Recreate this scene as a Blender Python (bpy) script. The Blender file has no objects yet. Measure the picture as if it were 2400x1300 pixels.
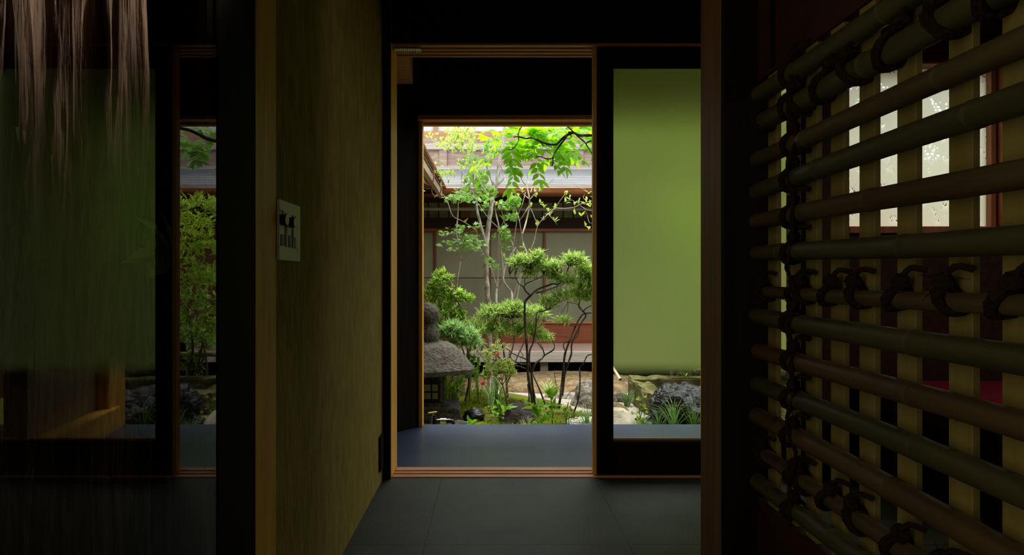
import bpy, math, random
import numpy as np
from mathutils import Vector, noise
R = random.Random(7)
NR = np.random.default_rng(7)
SC = bpy.context.scene
COL = SC.collection
F, VX, VY, H = 1440.0, 1154.0, 650.0, 0.86        # lens in pixels, vanishing point, eye height

# ------------------------------------------------------------------ camera, sky, sun, exposure
cam = bpy.data.cameras.new('camera'); co = bpy.data.objects.new('camera', cam); COL.objects.link(co)
cam.sensor_width = 36; cam.lens = 36*F/2400; cam.shift_x = (1200-VX)/2400; cam.shift_y = 0
cam.clip_start = .05
co.location = (0, 0, H); co.rotation_euler = (math.pi/2, 0, 0); SC.camera = co
W = bpy.data.worlds.new('overcast_sky'); SC.world = W; W.use_nodes = True
W.node_tree.nodes['Background'].inputs[0].default_value = (.93, .97, 1, 1)
W.node_tree.nodes['Background'].inputs[1].default_value = 1.75
sl = bpy.data.lights.new('sun', 'SUN'); so = bpy.data.objects.new('sun', sl); COL.objects.link(so)
sl.energy = 2.2; sl.angle = math.radians(14); sl.color = (1, .96, .86)
so.rotation_euler = Vector((.05, -.22, -1)).to_track_quat('-Z', 'Y').to_euler(); so.location = (0, 6, 8)
def area(name, loc, aim, size, e, col):
    l = bpy.data.lights.new(name, 'AREA'); l.shape = 'RECTANGLE'; l.size, l.size_y = size; l.energy = e; l.color = col
    o = bpy.data.objects.new(name, l); COL.objects.link(o); o.location = loc; o.rotation_euler = Vector(aim).to_track_quat('-Z', 'Y').to_euler(); return o
spl = bpy.data.lights.new('bark_fill_spot', 'SPOT'); spo = bpy.data.objects.new('bark_fill_spot', spl); COL.objects.link(spo)  # unseen spot added to brighten the bark
spl.energy = 105; spl.color = (1, .80, .64); spl.spot_size = math.radians(46); spl.spot_blend = .9; spl.shadow_soft_size = .03
spo.location = (.12, 1.15, 2.28); spo.rotation_euler = Vector((-.70, -.25, -.58)).to_track_quat('-Z', 'Y').to_euler()
area('lattice_fill_light', (-.45, .08, 1.0), (1, .12, 0), (.55, 1.5), 1.2, (1, .90, .58))  # fill added out of view to brighten the lattice, no window there
area('side_room_fill', (2.6, .6, 2.3), (-.2, .9, -1), (.8, .8), 6.5, (1, .9, .78))  # unseen fill added to lift the room beyond the lattice
SC.view_settings.view_transform = 'Standard'; SC.view_settings.look = 'None'
SC.view_settings.exposure = 1.35; SC.view_settings.gamma = 1; SC.view_settings.use_curve_mapping = False
cy = SC.cycles
cy.use_denoising = True; cy.max_bounces = 9; cy.diffuse_bounces = 5; cy.glossy_bounces = 4
cy.transmission_bounces = 6; cy.transparent_max_bounces = 16; cy.sample_clamp_indirect = 6
cy.caustics_reflective = False

# ------------------------------------------------------------------ helpers
def P(px, py, d): return Vector(((px-VX)/F*d, d, H+(VY-py)/F*d))

def tag(o, label=None, cat=None, group=None, kind=None):
    if label: o['label'] = label
    if cat: o['category'] = cat
    if group: o['group'] = group
    if kind: o['kind'] = kind
    return o

def empty(name, loc, label, cat, group=None):
    o = bpy.data.objects.new(name, None); o.location = loc; o.empty_display_size = .05
    COL.objects.link(o); return tag(o, label, cat, group)

def wloc(o):
    v = Vector((0, 0, 0))
    while o: v += o.location; o = o.parent
    return v

def catmull(pts, k):
    if len(pts) < 3 or k < 2: return pts
    out = []
    n = len(pts)
    for i in range(n-1):
        a, b, c, d = pts[max(i-1, 0)], pts[i], pts[i+1], pts[min(i+2, n-1)]
        for j in range(k):
            t = j/k
            out.append(.5*((2*b)+(c-a)*t+(2*a-5*b+4*c-d)*t*t+(3*b-a-3*c+d)*t**3))
    out.append(pts[-1]); return out

class MB:
    def __init__(s): s.v = []; s.f = []; s.m = []; s.mi = 0
    def add(s, vs, fs):
        o = len(s.v); s.v.extend([tuple(x) for x in vs]); s.f.extend([tuple(i+o for i in f) for f in fs])
        s.m.extend([s.mi]*len(fs)); return s
    def box(s, x0, x1, y0, y1, z0, z1, b=0):
        if b:
            b = min(b, abs(x1-x0)/2.2, abs(y1-y0)/2.2, abs(z1-z0)/2.2)
            vs = []; idx = {}
            for sx in (0, 1):
                for sy in (0, 1):
                    for sz in (0, 1):
                        c = [(x0, x1)[sx], (y0, y1)[sy], (z0, z1)[sz]]
                        for ax in range(3):
                            p = list(c)
                            for a2 in range(3):
                                if a2 != ax: p[a2] += b*(1, -1)[(sx, sy, sz)[a2]]
                            idx[(sx, sy, sz, ax)] = len(vs); vs.append(p)
            fs = []
            for ax in range(3):
                u, w = [(1, 2), (2, 0), (0, 1)][ax]
                for k in (0, 1):
                    q = []
                    for (p, r) in ((0, 0), (1, 0), (1, 1), (0, 1)):
                        s3 = [0, 0, 0]; s3[ax] = k; s3[u] = p; s3[w] = r; q.append(idx[(*s3, ax)])
                    fs.append(q if k else q[::-1])
            for ax in range(3):
                u, w = [(1, 2), (2, 0), (0, 1)][ax]
                for p in (0, 1):
                    for r in (0, 1):
                        q = []
                        for (k, fa) in ((0, u), (1, u), (1, w), (0, w)):
                            s3 = [0, 0, 0]; s3[ax] = k; s3[u] = p; s3[w] = r; q.append(idx[(*s3, fa)])
                        fs.append(q if p == r else q[::-1])
            for sx in (0, 1):
                for sy in (0, 1):
                    for sz in (0, 1):
                        q = [idx[(sx, sy, sz, a)] for a in range(3)]
                        fs.append(q if (sx+sy+sz) % 2 else q[::-1])
            return s.add(vs, fs)
        vs = [(x, y, z) for x in (x0, x1) for y in (y0, y1) for z in (z0, z1)]
        return s.add(vs, [(0, 1, 3, 2), (4, 6, 7, 5), (0, 4, 5, 1), (2, 3, 7, 6), (0, 2, 6, 4), (1, 5, 7, 3)])
    def prism(s, poly, z0, z1):
        n = len(poly)
        vs = [(x, y, z0) for x, y in poly]+[(x, y, z1) for x, y in poly]
        return s.add(vs, [tuple(range(n))[::-1], tuple(range(n, 2*n))]+[(i, (i+1) % n, n+(i+1) % n, n+i) for i in range(n)])
    def tube(s, pts, rad, n=7, cap=True):
        pts = [Vector(p) for p in pts]; m = len(pts)
        if not hasattr(rad, '__len__'): rad = [rad]*m
        vs = []; fs = []; up = None
        for i, p in enumerate(pts):
            t = (pts[min(i+1, m-1)]-pts[max(i-1, 0)])
            if t.length < 1e-9: t = Vector((0, 0, 1))
            t.normalize()
            if up is None: up = t.orthogonal().normalized()
            up = (up-t*up.dot(t))
            up = up.normalized() if up.length > 1e-6 else t.orthogonal().normalized()
            w = t.cross(up)
            for k in range(n):
                a = 2*math.pi*k/n
                vs.append(p+(up*math.cos(a)+w*math.sin(a))*rad[i])
        for i in range(m-1):
            for k in range(n):
                fs.append((i*n+k, i*n+(k+1) % n, (i+1)*n+(k+1) % n, (i+1)*n+k))
        if cap: fs += [tuple(range(n))[::-1], tuple(range((m-1)*n, m*n))]
        return s.add(vs, fs)
    def stem(s, pp, d, w0, w1, n=7, k=4, wob=.03, end_d=None):
        """a stem through pixel points at a depth, w in pixels of width"""
        m = len(pp); rr = random.Random(int(pp[0][0]*31+pp[0][1]*7+m))
        de = d if end_d is None else end_d
        pts = [P(x, y, d+(de-d)*i/max(1, m-1)+(rr.uniform(-wob, wob) if 0 < i else 0)) for i, (x, y) in enumerate(pp)]
        cp = catmull(pts, k)
        rad = [(w0+(w1-w0)*i/(len(cp)-1))/2/F*d*(1+.1*math.sin(i*1.7)) for i in range(len(cp))]
        s.tube(cp, rad, n); return cp
    def lathe(s, c, prof, n=24, rot=0, sq=0):
        vs = []; fs = []; m = len(prof)
        for r, z in prof:
            for k in range(n):
                a = 2*math.pi*k/n+rot; rr = r
                if sq:
                    b = a-rot; rr = r/ (abs(math.cos(b))**sq+abs(math.sin(b))**sq)**(1/sq)
                vs.append((c[0]+rr*math.cos(a), c[1]+rr*math.sin(a), c[2]+z))
        for i in range(m-1):
            for k in range(n): fs.append((i*n+k, i*n+(k+1) % n, (i+1)*n+(k+1) % n, (i+1)*n+k))
        fs += [tuple(range(n))[::-1], tuple(range((m-1)*n, m*n))]
        return s.add(vs, fs)
    def blob(s, c, r, amp=.2, fr=1.6, seed=0, sub=4, flat=None, sharp=0, fine=.0):
        t = ICO[sub]; off = Vector((seed*3.7, seed*1.3, seed*7.1)); vs = []
        for v in t[0]:
            d = noise.fractal(v*fr+off, 1, 2, 3)*amp
            if sharp: d += sharp*(noise.cell(v*2.2+off)-.5)
            if fine: d += fine*noise.ridged_multi_fractal(Vector((v.x*7, v.y*7, v.z*11))+off, 1, 2, 4, 1, 2)
            p = v*(1+d); z = p.z*r[2]
            if flat is not None: z = min(z, flat*r[2]+.12*(z-flat*r[2]) if z > flat*r[2] else z)
            vs.append((c[0]+p.x*r[0], c[1]+p.y*r[1], c[2]+z))
        return s.add(vs, t[1])
    def build(s, name, mat, parent=None, smooth=True, label=None, cat=None, group=None, kind=None):
        V = np.array(s.v, dtype=np.float64)
        if parent is None:
            base = Vector(((V[:, 0].min()+V[:, 0].max())/2, (V[:, 1].min()+V[:, 1].max())/2, V[:, 2].min())); lo = base
        else:
            base = wloc(parent); lo = Vector((0, 0, 0))
        V = V-np.array(base)
        me = bpy.data.meshes.new(name); me.from_pydata(V.tolist(), [], s.f)
        mats = mat if isinstance(mat, (list, tuple)) else [mat]
        for m in mats: me.materials.append(m)
        if len(mats) > 1: me.polygons.foreach_set('material_index', s.m)
        if smooth:
            me.polygons.foreach_set('use_smooth', [True]*len(me.polygons))
            me.set_sharp_from_angle(angle=math.radians(38))
        me.update()
        o = bpy.data.objects.new(name, me); o.parent = parent; o.location = lo; COL.objects.link(o)
        return tag(o, label, cat, group, kind)

def _ico(sub):
    import bmesh
    bm = bmesh.new(); bmesh.ops.create_icosphere(bm, subdivisions=sub, radius=1)
    bm.verts.ensure_lookup_table(); r = ([v.co.copy() for v in bm.verts], [tuple(v.index for v in f.verts) for f in bm.faces]); bm.free(); return r
ICO = {k: _ico(k) for k in (1, 2, 3, 4, 5, 6)}

TM = {  # leaf templates: points (along, across, lift) and faces
 'thin': ([(0, 0, 0), (.4, .5, .03), (1, 0, -.06), (.4, -.5, .03)], [(0, 1, 2), (0, 2, 3)]),
 'leaf': ([(0, 0, 0), (.25, .4, .04), (.62, .42, .03), (1, 0, -.12), (.62, -.42, .03), (.25, -.4, .04), (.3, 0, -.01), (.65, 0, -.03)],
          [(0, 1, 6), (1, 2, 7, 6), (2, 3, 7), (0, 6, 5), (6, 7, 4, 5), (7, 3, 4)]),
 'maple': ([(0, 0, 0), (.1, .25, 0), (-.02, .62, -.06), (.33, .3, 0), (.55, .6, -.06), (.58, .17, 0), (1, 0, -.1), (.58, -.17, 0), (.55, -.6, -.06), (.33, -.3, 0), (-.02, -.62, -.06), (.1, -.25, 0)],
           [(0, 1, 2, 3), (0, 3, 4, 5), (0, 5, 6, 7), (0, 7, 8, 9), (0, 9, 10, 11)]),
 'grass': ([(0, .5, 0), (0, -.5, 0), (.35, .45, .22), (.35, -.45, .22), (.7, .33, .27), (.7, -.33, .27), (1, 0, .12)], [(0, 1, 3, 2), (2, 3, 5, 4), (4, 5, 6)]),
}
def unit(a): return a/np.maximum(np.linalg.norm(a, axis=1, keepdims=True), 1e-9)
def leaves(mb, Pn, D, N, L, Wd, t='leaf'):
    T, Fc = TM[t]; T = np.array(T); n = len(Pn)
    if n == 0: return
    D = unit(D); S = unit(np.cross(D, N)); N = np.cross(S, D)
    L = np.broadcast_to(L, (n,))[:, None, None]; Wd = np.broadcast_to(Wd, (n,))[:, None, None]
    V = Pn[:, None, :]+D[:, None, :]*T[None, :, 0:1]*L+S[:, None, :]*T[None, :, 1:2]*Wd+N[:, None, :]*T[None, :, 2:3]*L
    k = len(T); o = len(mb.v)
    mb.v.extend(map(tuple, V.reshape(-1, 3).tolist()))
    for i in range(n):
        b = o+i*k; mb.f.extend([tuple(j+b for j in f) for f in Fc])
    mb.m.extend([mb.mi]*(n*len(Fc)))
def tufts(mb, pts, axis, nl, L, Wd, spread=.9, t='thin', up=.3):
    """nl leaves fanned round each shoot tip"""
    pts = np.asarray(pts, float); axis = unit(np.asarray(axis, float)); n = len(pts)
    if n == 0: return
    Q = np.repeat(pts, nl, 0); A = np.repeat(axis, nl, 0)
    rnd = unit(NR.normal(size=(n*nl, 3)))
    D = unit(A+rnd*spread); D[:, 2] += NR.uniform(0, up, n*nl)
    N = unit(A*.8+np.array([0, 0, .7])+NR.normal(size=(n*nl, 3))*.35)
    Q = Q-A*NR.uniform(0, L*.6, (n*nl, 1))
    leaves(mb, Q, D, N, L*NR.uniform(.65, 1.2, n*nl), Wd*NR.uniform(.75, 1.2, n*nl), t)
def ell(c, r, n, shell=.55, upper=-.35):
    v = unit(NR.normal(size=(n*3, 3))); v = v[v[:, 2] > upper][:n]
    k = NR.uniform(shell**3, 1, (len(v), 1))**(1/3)
    return np.array(c)+v*k*np.array(r), v
def pad(px, py, rx, ry, d, rd=None):
    s = d/F; return P(px, py, d), (rx*s, rd if rd else rx*s*.8, ry*s)

# ------------------------------------------------------------------ materials
def mat(name, col, rough=.7, col2=None, scale=(6, 6, 6), detail=5, dist=0, bump=0, bscale=None, spec=.3, metal=0, lo=.35, hi=.65, trans=0, island=0, wave=None, coord='Object', sheen=0):
    m = bpy.data.materials.new(name); m.use_nodes = True; nt = m.node_tree; N = nt.nodes; Lk = nt.links
    b = N['Principled BSDF']; b.inputs['Roughness'].default_value = rough; b.inputs['Metallic'].default_value = metal
    b.inputs['Specular IOR Level'].default_value = spec
    c4 = (*col, 1); b.inputs['Base Color'].default_value = c4; out = None
    tc = N.new('ShaderNodeTexCoord'); mp = N.new('ShaderNodeMapping'); mp.inputs['Scale'].default_value = scale
    Lk.new(tc.outputs[coord], mp.inputs[0])
    if col2:
        nz = N.new('ShaderNodeTexNoise'); nz.inputs['Scale'].default_value = 1; nz.inputs['Detail'].default_value = detail; nz.inputs['Distortion'].default_value = dist
        Lk.new(mp.outputs[0], nz.inputs[0]); rp = N.new('ShaderNodeValToRGB')
        rp.color_ramp.elements[0].position = lo; rp.color_ramp.elements[1].position = hi
        rp.color_ramp.elements[0].color = c4; rp.color_ramp.elements[1].color = (*col2, 1)
        Lk.new(nz.outputs['Fac'], rp.inputs[0]); out = rp.outputs[0]
    if island:
        g = N.new('ShaderNodeNewGeometry'); hs = N.new('ShaderNodeHueSaturation')
        mr = N.new('ShaderNodeMapRange'); mr.inputs[3].default_value = 1-island; mr.inputs[4].default_value = 1+island
        Lk.new(g.outputs['Random Per Island'], mr.inputs[0]); Lk.new(mr.outputs[0], hs.inputs['Value'])
        mr2 = N.new('ShaderNodeMapRange'); mr2.inputs[3].default_value = .5-island*.05; mr2.inputs[4].default_value = .5+island*.05
        ml = N.new('ShaderNodeMath'); ml.operation = 'MULTIPLY'; ml.inputs[1].default_value = 7.31
        fr = N.new('ShaderNodeMath'); fr.operation = 'FRACT'
        Lk.new(g.outputs['Random Per Island'], ml.inputs[0]); Lk.new(ml.outputs[0], fr.inputs[0]); Lk.new(fr.outputs[0], mr2.inputs[0]); Lk.new(mr2.outputs[0], hs.inputs['Hue'])
        if out: Lk.new(out, hs.inputs['Color'])
        else: hs.inputs['Color'].default_value = c4
        out = hs.outputs[0]
    if out: Lk.new(out, b.inputs['Base Color'])
    if bump:
        n2 = N.new('ShaderNodeTexNoise'); n2.inputs['Scale'].default_value = 1; n2.inputs['Detail'].default_value = 6
        m2 = N.new('ShaderNodeMapping'); m2.inputs['Scale'].default_value = bscale or scale
        Lk.new(tc.outputs[coord], m2.inputs[0]); Lk.new(m2.outputs[0], n2.inputs[0])
        bp = N.new('ShaderNodeBump'); bp.inputs['Strength'].default_value = bump; bp.inputs['Distance'].default_value = .02
        Lk.new(n2.outputs['Fac'], bp.inputs['Height']); Lk.new(bp.outputs[0], b.inputs['Normal'])
    if trans:
        tr = N.new('ShaderNodeBsdfTranslucent'); mx = N.new('ShaderNodeMixShader'); mx.inputs[0].default_value = trans
        if out: 
            gm = N.new('ShaderNodeHueSaturation'); gm.inputs['Saturation'].default_value = 1.1; gm.inputs['Value'].default_value = 1.2
            Lk.new(out, gm.inputs['Color']); Lk.new(gm.outputs[0], tr.inputs[0])
        else: tr.inputs[0].default_value = c4
        Lk.new(b.outputs[0], mx.inputs[1]); Lk.new(tr.outputs[0], mx.inputs[2]); Lk.new(mx.outputs[0], N['Material Output'].inputs[0])
    return m
def rgb(r, g, b):
    f = lambda c: ((c/255+.055)/1.055)**2.4 if c > 10 else c/255/12.92
    return (f(r), f(g), f(b))
V_GRAIN = (40, 40, 2.5); X_GRAIN = (2.5, 40, 40); Y_GRAIN = (40, 2.5, 40)
M = {}
M['plaster'] = mat('earthen plaster', (0.255, 0.195, 0.05), .95, (0.345, 0.27, 0.075), (26, 26, 10), bump=.25, bscale=(60, 60, 22), spec=.1)
M['ochre'] = mat('ochre plaster', (.3, .22, .11), .95, (.36, .27, .14), (6, 6, 6), bump=.1, bscale=(80, 80, 80), spec=.1)
M['black'] = mat('blackened wood', (.008, .006, .004), .8, (.015, .009, .006), V_GRAIN, spec=.06)
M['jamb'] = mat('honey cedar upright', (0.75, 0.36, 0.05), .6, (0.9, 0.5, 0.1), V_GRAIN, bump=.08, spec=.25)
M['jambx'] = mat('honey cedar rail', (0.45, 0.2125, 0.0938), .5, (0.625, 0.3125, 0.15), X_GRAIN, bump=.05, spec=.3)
M['jambshade'] = mat('shade-darkened cedar upright', (.12, .06, .025), .6, (.18, .09, .035), V_GRAIN, bump=.08, spec=.25)  # same jamb cedar, with the right post's dimness put into the colour
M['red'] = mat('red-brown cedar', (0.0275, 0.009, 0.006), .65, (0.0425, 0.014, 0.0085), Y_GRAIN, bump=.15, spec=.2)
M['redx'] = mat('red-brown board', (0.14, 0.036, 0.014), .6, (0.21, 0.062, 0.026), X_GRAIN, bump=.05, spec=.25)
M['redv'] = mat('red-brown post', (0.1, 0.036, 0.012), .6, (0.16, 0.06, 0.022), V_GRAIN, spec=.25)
M['winfr'] = mat('orange cedar window frame', (.32, .10, .035), .5, (.42, .15, .06), V_GRAIN, spec=.3)
M['slat'] = mat('pale planed slat', (0.1918, 0.1454, 0.0437), .65, (0.2383, 0.186, 0.0581), V_GRAIN, bump=.04, spec=.2)
M['bamg'] = mat('weathered green bamboo', (0.0384, 0.0384, 0.0158), .55, (0.0632, 0.0564, 0.0226), (40, 5, 40), bump=.05, spec=.25)
M['bamt'] = mat('tan bamboo', (0.0632, 0.0371, 0.0167), .55, (0.0891, 0.0557, 0.0242), (40, 5, 40), bump=.05, spec=.25)
M['bamd'] = mat('split brown bamboo', (0.0504, 0.0344, 0.0161), .6, (0.087, 0.0596, 0.0275), (60, 4, 60), bump=.2, spec=.2)
M['rope'] = mat('dark palm rope', (.018, .010, .007), .95, (.03, .018, .012), (150, 150, 150), bump=.5, spec=.05)
M['slate'] = mat('wet slate slab', (0.022, 0.033, 0.062), .33, (0.038, 0.052, 0.088), (3, 5, 5), bump=.06, bscale=(12, 12, 12), spec=.5)
M['bark'] = mat('cedar bark', (0.04, 0.026, 0.02), .85, (0.26, 0.18, 0.135), (30, 30, 2.5), bump=.8, bscale=(60, 60, 4), spec=.25)
M['palebark'] = mat('pale bark', (0.15, 0.125, 0.09), .85, (0.4, 0.36, 0.29), (30, 30, 14), bump=.4, bscale=(60, 60, 30), spec=.15)
M['twig'] = mat('grey twig', (0.26, 0.215, 0.165), .8, (0.38, 0.33, 0.27), (30, 30, 20), spec=.15)
M['browntwig'] = mat('brown twig', (.16, .11, .07), .85, (.24, .17, .11), (30, 30, 20), spec=.15)
M['darkbark'] = mat('dark pruned stem', (.030, .024, .018), .85, (.09, .07, .05), (25, 25, 25), bump=.5, bscale=(80, 80, 40), spec=.2)
M['vine'] = mat('black vine bark', (.010, .008, .007), .8, (.022, .017, .014), (30, 30, 30), bump=.6, bscale=(90, 90, 40), spec=.2)
def leafm(n, c, tr=.35, isl=.35, rough=.45): return mat(n, c, rough, trans=tr, island=isl, spec=.35)
M['fine'] = leafm('fine clipped needles', (0.4, 0.53, 0.17), .45, .4)
M['fine2'] = leafm('bluish fine needles', (0.36, 0.53, 0.22), .45, .4)
M['azalea'] = leafm('azalea leaf', (0.38, 0.54, 0.12), .45, .4)
M['lime'] = leafm('backlit lime leaf', (0.26, 0.5, 0.05), .6, .18)
M['maple'] = leafm('mid green maple leaf', (0.2, 0.36, 0.07), .4, .3)
M['spring'] = leafm('yellow green young leaf', (0.36, 0.46, 0.1), .4, .3)
M['ground'] = leafm('glossy ground leaf', (0.24, 0.42, 0.06), .35, .35, .3)
M['deep'] = leafm('deep green leaf', (0.26, 0.36, 0.09), .3, .4, .35)
M['grass'] = leafm('blue green grass', (0.15, 0.28, 0.08), .25, .4, .35)
M['mossleaf'] = leafm('moss tuft', (.22, .30, .025), .3, .4, .8)
M['petal'] = leafm('pink petal', (.80, .20, .20), .4, .2)
M['moss'] = mat('moss soil', (.13, .15, .012), .95, (.06, .05, .02), (5, 5, 5), bump=.6, bscale=(60, 60, 60), spec=.05, lo=.45, hi=.7)
M['lantern'] = mat('rough lantern granite', (0.07, 0.06, 0.047), .95, (0.13, 0.118, 0.098), (38, 38, 38), bump=.9, bscale=(70, 70, 70), spec=.1)
M['granite'] = mat('speckled grey boulder', (.10, .085, .07), .9, (.3, .27, .23), (26, 26, 26), bump=.6, bscale=(60, 60, 60), spec=.15)
M['tanstone'] = mat('tan garden stone', (0.1, 0.065, 0.03), .9, (0.25, 0.18, 0.1), (14, 14, 14), bump=.7, bscale=(40, 40, 40), spec=.1)
M['mossstone'] = mat('mossy trough stone', (.10, .10, .028), .92, (.22, .19, .10), (9, 9, 9), bump=.6, bscale=(50, 50, 50), spec=.15, lo=.42, hi=.62)
M['blackrock'] = mat('wet black rock', (0.003, 0.0033, 0.0045), .35, (0.0126, 0.0131, 0.0164), (16, 16, 16), bump=1, bscale=(22, 22, 60), spec=.6)
M['purplerock'] = mat('purplish dark rock', (0.0248, 0.0176, 0.0165), .8, (0.0605, 0.0468, 0.044), (20, 20, 20), bump=.7, bscale=(50, 50, 50), spec=.2)  # dark stone, its colour lowered further to carry the shade around it
M['paleflat'] = mat('pale flat stone', (0.34, 0.29, 0.2), .85, (0.55, 0.5, 0.4), (9, 9, 9), bump=.4, bscale=(40, 40, 40), spec=.15)
M['gravel'] = mat('white gravel', (0.496, 0.48, 0.44), .85, island=.3, spec=.2)
M['path'] = mat('pale raked sand', (0.312, 0.273, 0.2275), .95, (0.377, 0.338, 0.2925), (60, 60, 60), bump=.4, bscale=(200, 200, 200), spec=.05)
M['copper'] = mat('copper gutter', (.34, .12, .045), .4, (.22, .07, .03), (4, 30, 30), spec=.5, metal=.5)
M['shingle'] = mat('silvered cedar shingle', (0.0901, 0.0927, 0.0954), .8, (0.1431, 0.1457, 0.1484), (3, 30, 30), bump=.2, spec=.2)
M['fascia'] = mat('weathered pink-brown board', (0.1728, 0.108, 0.09), .75, (0.2448, 0.1728, 0.144), (3, 40, 40), bump=.1, spec=.2)
M['greywood'] = mat('grey weathered board', (0.216, 0.18, 0.156), .75, (0.32, 0.28, 0.248), (3, 40, 40), bump=.1, spec=.2)
M['sidingo'] = mat('orange sill board', (0.2184, 0.104, 0.052), .6, (0.2704, 0.1404, 0.078), (3, 40, 40), spec=.2)
M['edge'] = mat('pale veranda edge', (.42, .35, .31), .7, (.58, .5, .45), (3, 40, 40), bump=.1, spec=.2)
M['fresh'] = leafm('fresh layered leaf', (.42, .55, .09), .55, .35)
M['deck'] = mat('engawa deck board', (0.338, 0.221, 0.169), .45, (0.468, 0.325, 0.26), (2, 40, 40), spec=.35)
M['paper'] = mat('grey-green screen panel', (0.1763, 0.1681, 0.1025), .6, (0.2009, 0.1927, 0.123), (3, 3, 3), spec=.25)
M['paperlow'] = mat('dusky screen glass', (0.136, 0.1318, 0.085), .35, (0.17, 0.1658, 0.1062), (6, 6, 2), spec=.5)
M['white'] = mat('white screen paper', (0.36, 0.38, 0.4), .7, spec=.2)
M['dimglass'] = mat('dim transom glass', (0.12, 0.11, 0.07), .25, (0.2, 0.185, 0.12), (3, 3, 3), spec=.5)
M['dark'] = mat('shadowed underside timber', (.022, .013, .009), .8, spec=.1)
M['felt'] = mat('red felt', (0.252, 0.018, 0.036), .95, spec=.05)
M['signplate'] = mat('pale sign plate', (0.95, 0.96, 0.7), .6, spec=.2)
M['ink'] = mat('black peg', (.008, .008, .008), .5, spec=.2)
M['chrome'] = mat('polished steel', (.8, .82, .85), .15, metal=1)
M['brass'] = mat('brass', (.72, .5, .2), .3, metal=1)
M['blackiron'] = mat('black tap iron', (.012, .012, .014), .3, spec=.5)
M['bambooyoung'] = mat('green bamboo rail', (.22, .28, .06), .4, (.28, .3, .08), (5, 40, 40), spec=.4)
M['cream'] = mat('cream cut end', (0.5, 0.42, 0.26), .8, spec=.1)

def glassmat(name, kind):
    m = bpy.data.materials.new(name); m.use_nodes = True; nt = m.node_tree; N = nt.nodes; Lk = nt.links
    N.remove(N['Principled BSDF']); out = N['Material Output']
    tr = N.new('ShaderNodeBsdfTransparent'); tr.inputs[0].default_value = (.95, .97, .95, 1)
    gl = N.new('ShaderNodeBsdfGlossy'); gl.inputs['Roughness'].default_value = .0
    lw_ = N.new('ShaderNodeLayerWeight'); pw = N.new('ShaderNodeMath'); pw.operation = 'POWER'; pw.inputs[1].default_value = 5; Lk.new(lw_.outputs['Facing'], pw.inputs[0])
    f0 = .085 if kind == 'pane' else .05       # half-mirrored dark pane, plain glass elsewhere (Schlick)
    fr = N.new('ShaderNodeMath'); fr.operation = 'MULTIPLY_ADD'; fr.inputs[1].default_value = 1-f0; fr.inputs[2].default_value = f0; Lk.new(pw.outputs[0], fr.inputs[0])
    mx = N.new('ShaderNodeMixShader'); Lk.new(fr.outputs[0], mx.inputs[0]); Lk.new(tr.outputs[0], mx.inputs[1]); Lk.new(gl.outputs[0], mx.inputs[2])
    res = mx.outputs[0]
    if kind in ('film', 'frost'):
        tl = N.new('ShaderNodeBsdfTranslucent'); m2 = N.new('ShaderNodeMixShader')
        g = N.new('ShaderNodeNewGeometry')
        if kind == 'film':      # frosted film that stops, with a soft edge, 46 cm above the floor
            tl.inputs[0].default_value = (.50, .60, .22, 1)
            sx = N.new('ShaderNodeSeparateXYZ'); Lk.new(g.outputs['Position'], sx.inputs[0])
            mr = N.new('ShaderNodeMapRange'); mr.interpolation_type = 'SMOOTHSTEP'; mr.inputs[1].default_value = .425; mr.inputs[2].default_value = .50
            Lk.new(sx.outputs[2], mr.inputs[0]); Lk.new(mr.outputs[0], m2.inputs[0])
            rf = N.new('ShaderNodeBsdfRefraction'); rf.inputs['Color'].default_value = (.52, .69, .21, 1); rf.inputs['Roughness'].default_value = .7; rf.inputs['IOR'].default_value = 1.3
            ad = N.new('ShaderNodeMixShader'); ad.inputs[0].default_value = .4; Lk.new(tl.outputs[0], ad.inputs[1]); Lk.new(rf.outputs[0], ad.inputs[2]); tl = ad
        else:                   # frosted pane with scattered little squares of clear glass
            tl.inputs[0].default_value = (.62, .62, .54, 1)
            mp = N.new('ShaderNodeMapping'); mp.inputs['Scale'].default_value = (150, 150, 150); Lk.new(g.outputs['Position'], mp.inputs[0])
            fl = N.new('ShaderNodeVectorMath'); fl.operation = 'FLOOR'; Lk.new(mp.outputs[0], fl.inputs[0])
            wn = N.new('ShaderNodeTexWhiteNoise'); Lk.new(fl.outputs[0], wn.inputs[0])
            nz = N.new('ShaderNodeTexNoise'); nz.inputs['Scale'].default_value = 14; Lk.new(g.outputs['Position'], nz.inputs[0])
            ml = N.new('ShaderNodeMath'); ml.operation = 'MULTIPLY'; Lk.new(wn.outputs[0], ml.inputs[0]); Lk.new(nz.outputs['Fac'], ml.inputs[1])
            lt = N.new('ShaderNodeMath'); lt.operation = 'LESS_THAN'; lt.inputs[1].default_value = .50; Lk.new(ml.outputs[0], lt.inputs[0])
            mm = N.new('ShaderNodeMath'); mm.operation = 'MULTIPLY'; mm.inputs[1].default_value = .97; Lk.new(lt.outputs[0], mm.inputs[0]); Lk.new(mm.outputs[0], m2.inputs[0])
        Lk.new(res, m2.inputs[1]); Lk.new(tl.outputs[0], m2.inputs[2]); res = m2.outputs[0]
    Lk.new(res, out.inputs[0]); return m
M['clear'] = glassmat('clear glass', 'clear'); M['pane'] = glassmat('dark reflecting pane', 'pane')
M['film'] = glassmat('frosted film glass', 'film'); M['frost'] = glassmat('patterned frosted glass', 'frost')

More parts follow.
